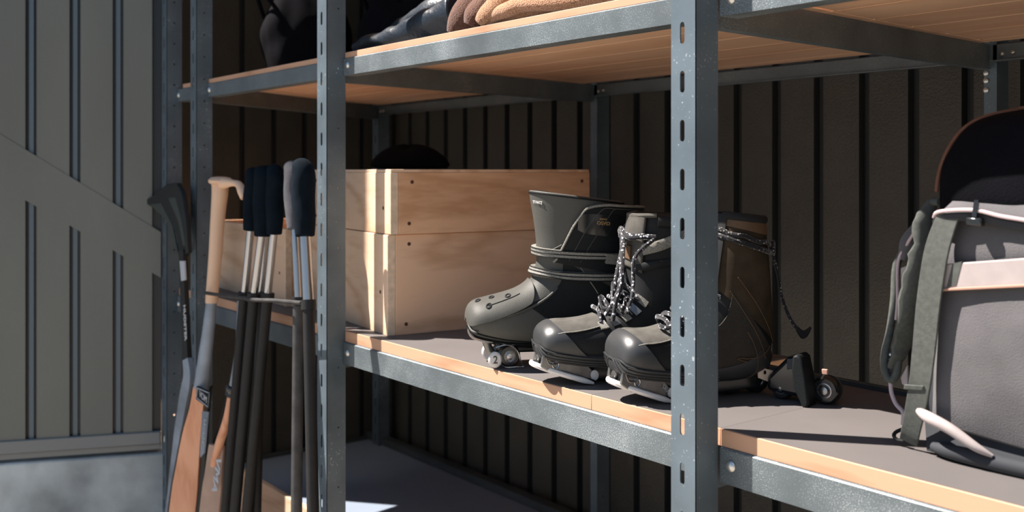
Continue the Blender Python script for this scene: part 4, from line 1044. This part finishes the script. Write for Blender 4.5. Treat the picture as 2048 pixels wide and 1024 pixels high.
lb = mk('label', prism([Q(393, 772, -.015), Q(420, 784, -.015), Q(418, 818, -.015), Q(391, 798, -.015)], (0, .004, 0)), 'boot_dark', sA, bevel=.001)
text('label_print', 'VOM', .022, Q(406, 794, -.0165), Q(420, 806)-Q(394, 782), (0, 0, 1), 'print', lb, .0004)
mk('label_border', tube([Q(395, 776, -.0155), Q(418, 786, -.0155), Q(416, 814, -.0155), Q(393, 795, -.0155), Q(395, 776, -.0155)], .0012, 5, 1, False), 'print', lb)
lb2 = mk('side_label', prism([Q(404, 822, -.009), Q(416, 824, -.009), Q(408, 905, -.009), Q(400, 915, -.009)], (0, .003, 0)), 'shaft_blue', sA)
text('side_print', 'SAVAGE', .016, Q(408, 862, -.0105), Q(404, 905)-Q(411, 830), (1, 0, .1), 'print', lb2, .0004)
# D: small stick with printed blade
sD = thing('goalie_stick', (0, 0, 0), 'short stick with blue-grey tube, orange shaft and printed beige blade', 'stick')
kD = .012
eD = to_ground(Q(445, 890, kD), Q(415, 1024, kD)); sD.location = (eD.x, eD.y, 0)
mk('upper_tube', tube([Q(483, 600, kD), Q(479, 700, kD), Q(468, 770, kD)], .010, 14, 6, rs=[.009, .0105, .0105]), 'shaft_blue', sD)
mk('collar', join(lathe(Q(466, 774, kD), Q(465, 780, kD)-Q(470, 760, kD), [(.013, -.004), (.016, 0), (.016, .006), (.013, .014), (.015, .018), (.012, .022)], 16)), 'gloss', sD)
mk('shaft', tube([Q(465, 780, kD), Q(455, 835, kD), Q(438, 890, kD), Q(428, 930, kD)], .01, 14, 6, rs=[.009, .0095, .0100, .0100]), 'blade_wood', sD)
mk('shaft_edge', tube([Q(456, 790, kD+.006), Q(445, 835, kD+.006), Q(428, 890, kD+.006)], .005, 8, 6), 'boot_dark', sD)
dpts = [Q(434, 890, kD), Q(428, 950, kD), Q(420, 1024, kD)]; dpts.append(to_ground(dpts[-2], dpts[-1]))
sweep(dpts, [.036, .042, .048, .048], .010, (.75, .66, 0), 'blade_beige', 'blade', sD)
text('blade_print', 'VMA', .038, Q(433, 950, kD-.007), Q(424, 1000)-Q(436, 910), (1, 0, .25), 'print', sD, .0006, 1.1, .001)
# E: dark stick, blade up
sE = thing('ice_hockey_stick', (0, 0, 0), 'black hockey stick leaning blade-up against the leftmost posts', 'stick')
eE = to_ground(Q(360, 800), Q(350, 900)); sE.location = (eE.x, eE.y, 0)
ke = -.004
mk('blade', prism([Q(x, y, ke) for x, y in ((288, 400), (305, 392), (333, 368), (352, 366), (362, 385), (370, 440), (374, 505), (360, 520), (352, 470), (330, 430), (292, 408))], (0, .014, 0)), 'blade_dark', sE, bevel=.003)
mk('blade_stripe', prism([Q(x, y, ke-.001) for x, y in ((300, 409), (322, 406), (344, 450), (356, 505), (353, 490), (332, 440))], (0, .004, 0)), 'blade_panel', sE, bevel=.001)
mk('blade_stripe', prism([Q(x, y, ke-.001) for x, y in ((336, 396), (350, 394), (362, 440), (370, 490), (366, 492), (355, 440))], (0, .004, 0)), 'blade_panel', sE, bevel=.001)
epts = [Q(366, 500, ke), Q(368, 560, ke), Q(371, 640, ke), Q(375, 720, ke)]
sweep(epts, [.020, .020, .020, .021], .013, (1, .2, 0), 'blade_dark', 'shaft', sE)
sweep([Q(375, 718, ke), Q(378, 755, ke), Q(370, 800, ke), Q(362, 850, ke), Q(355, 900, ke), eE+Vector((0, 0, -.01))], [.022, .030, .032, .028, .026, .026], .014, (1, .2, 0), 'shaft_blue', 'lower_shaft', sE)
mk('white_sticker', prism([Q(x, y, ke-.009) for x, y in ((359, 522), (368, 522), (370, 560), (362, 562))], (0, .004, 0)), 'print', sE)
text('shaft_print', 'HUDSTER', .015, Q(370, 645, ke-.0085), Q(373, 700)-Q(369, 600), (1, .1, 0), 'print', sE, .0005, 1.3, .0004)
# pale offcut standing behind the leftmost posts
tag(mk('timber_offcut', box(-2.80, -2.70, .04, .07, 0, .60), 'pine', bevel=.002), 'pale timber offcut upright behind the leftmost post', 'timber')
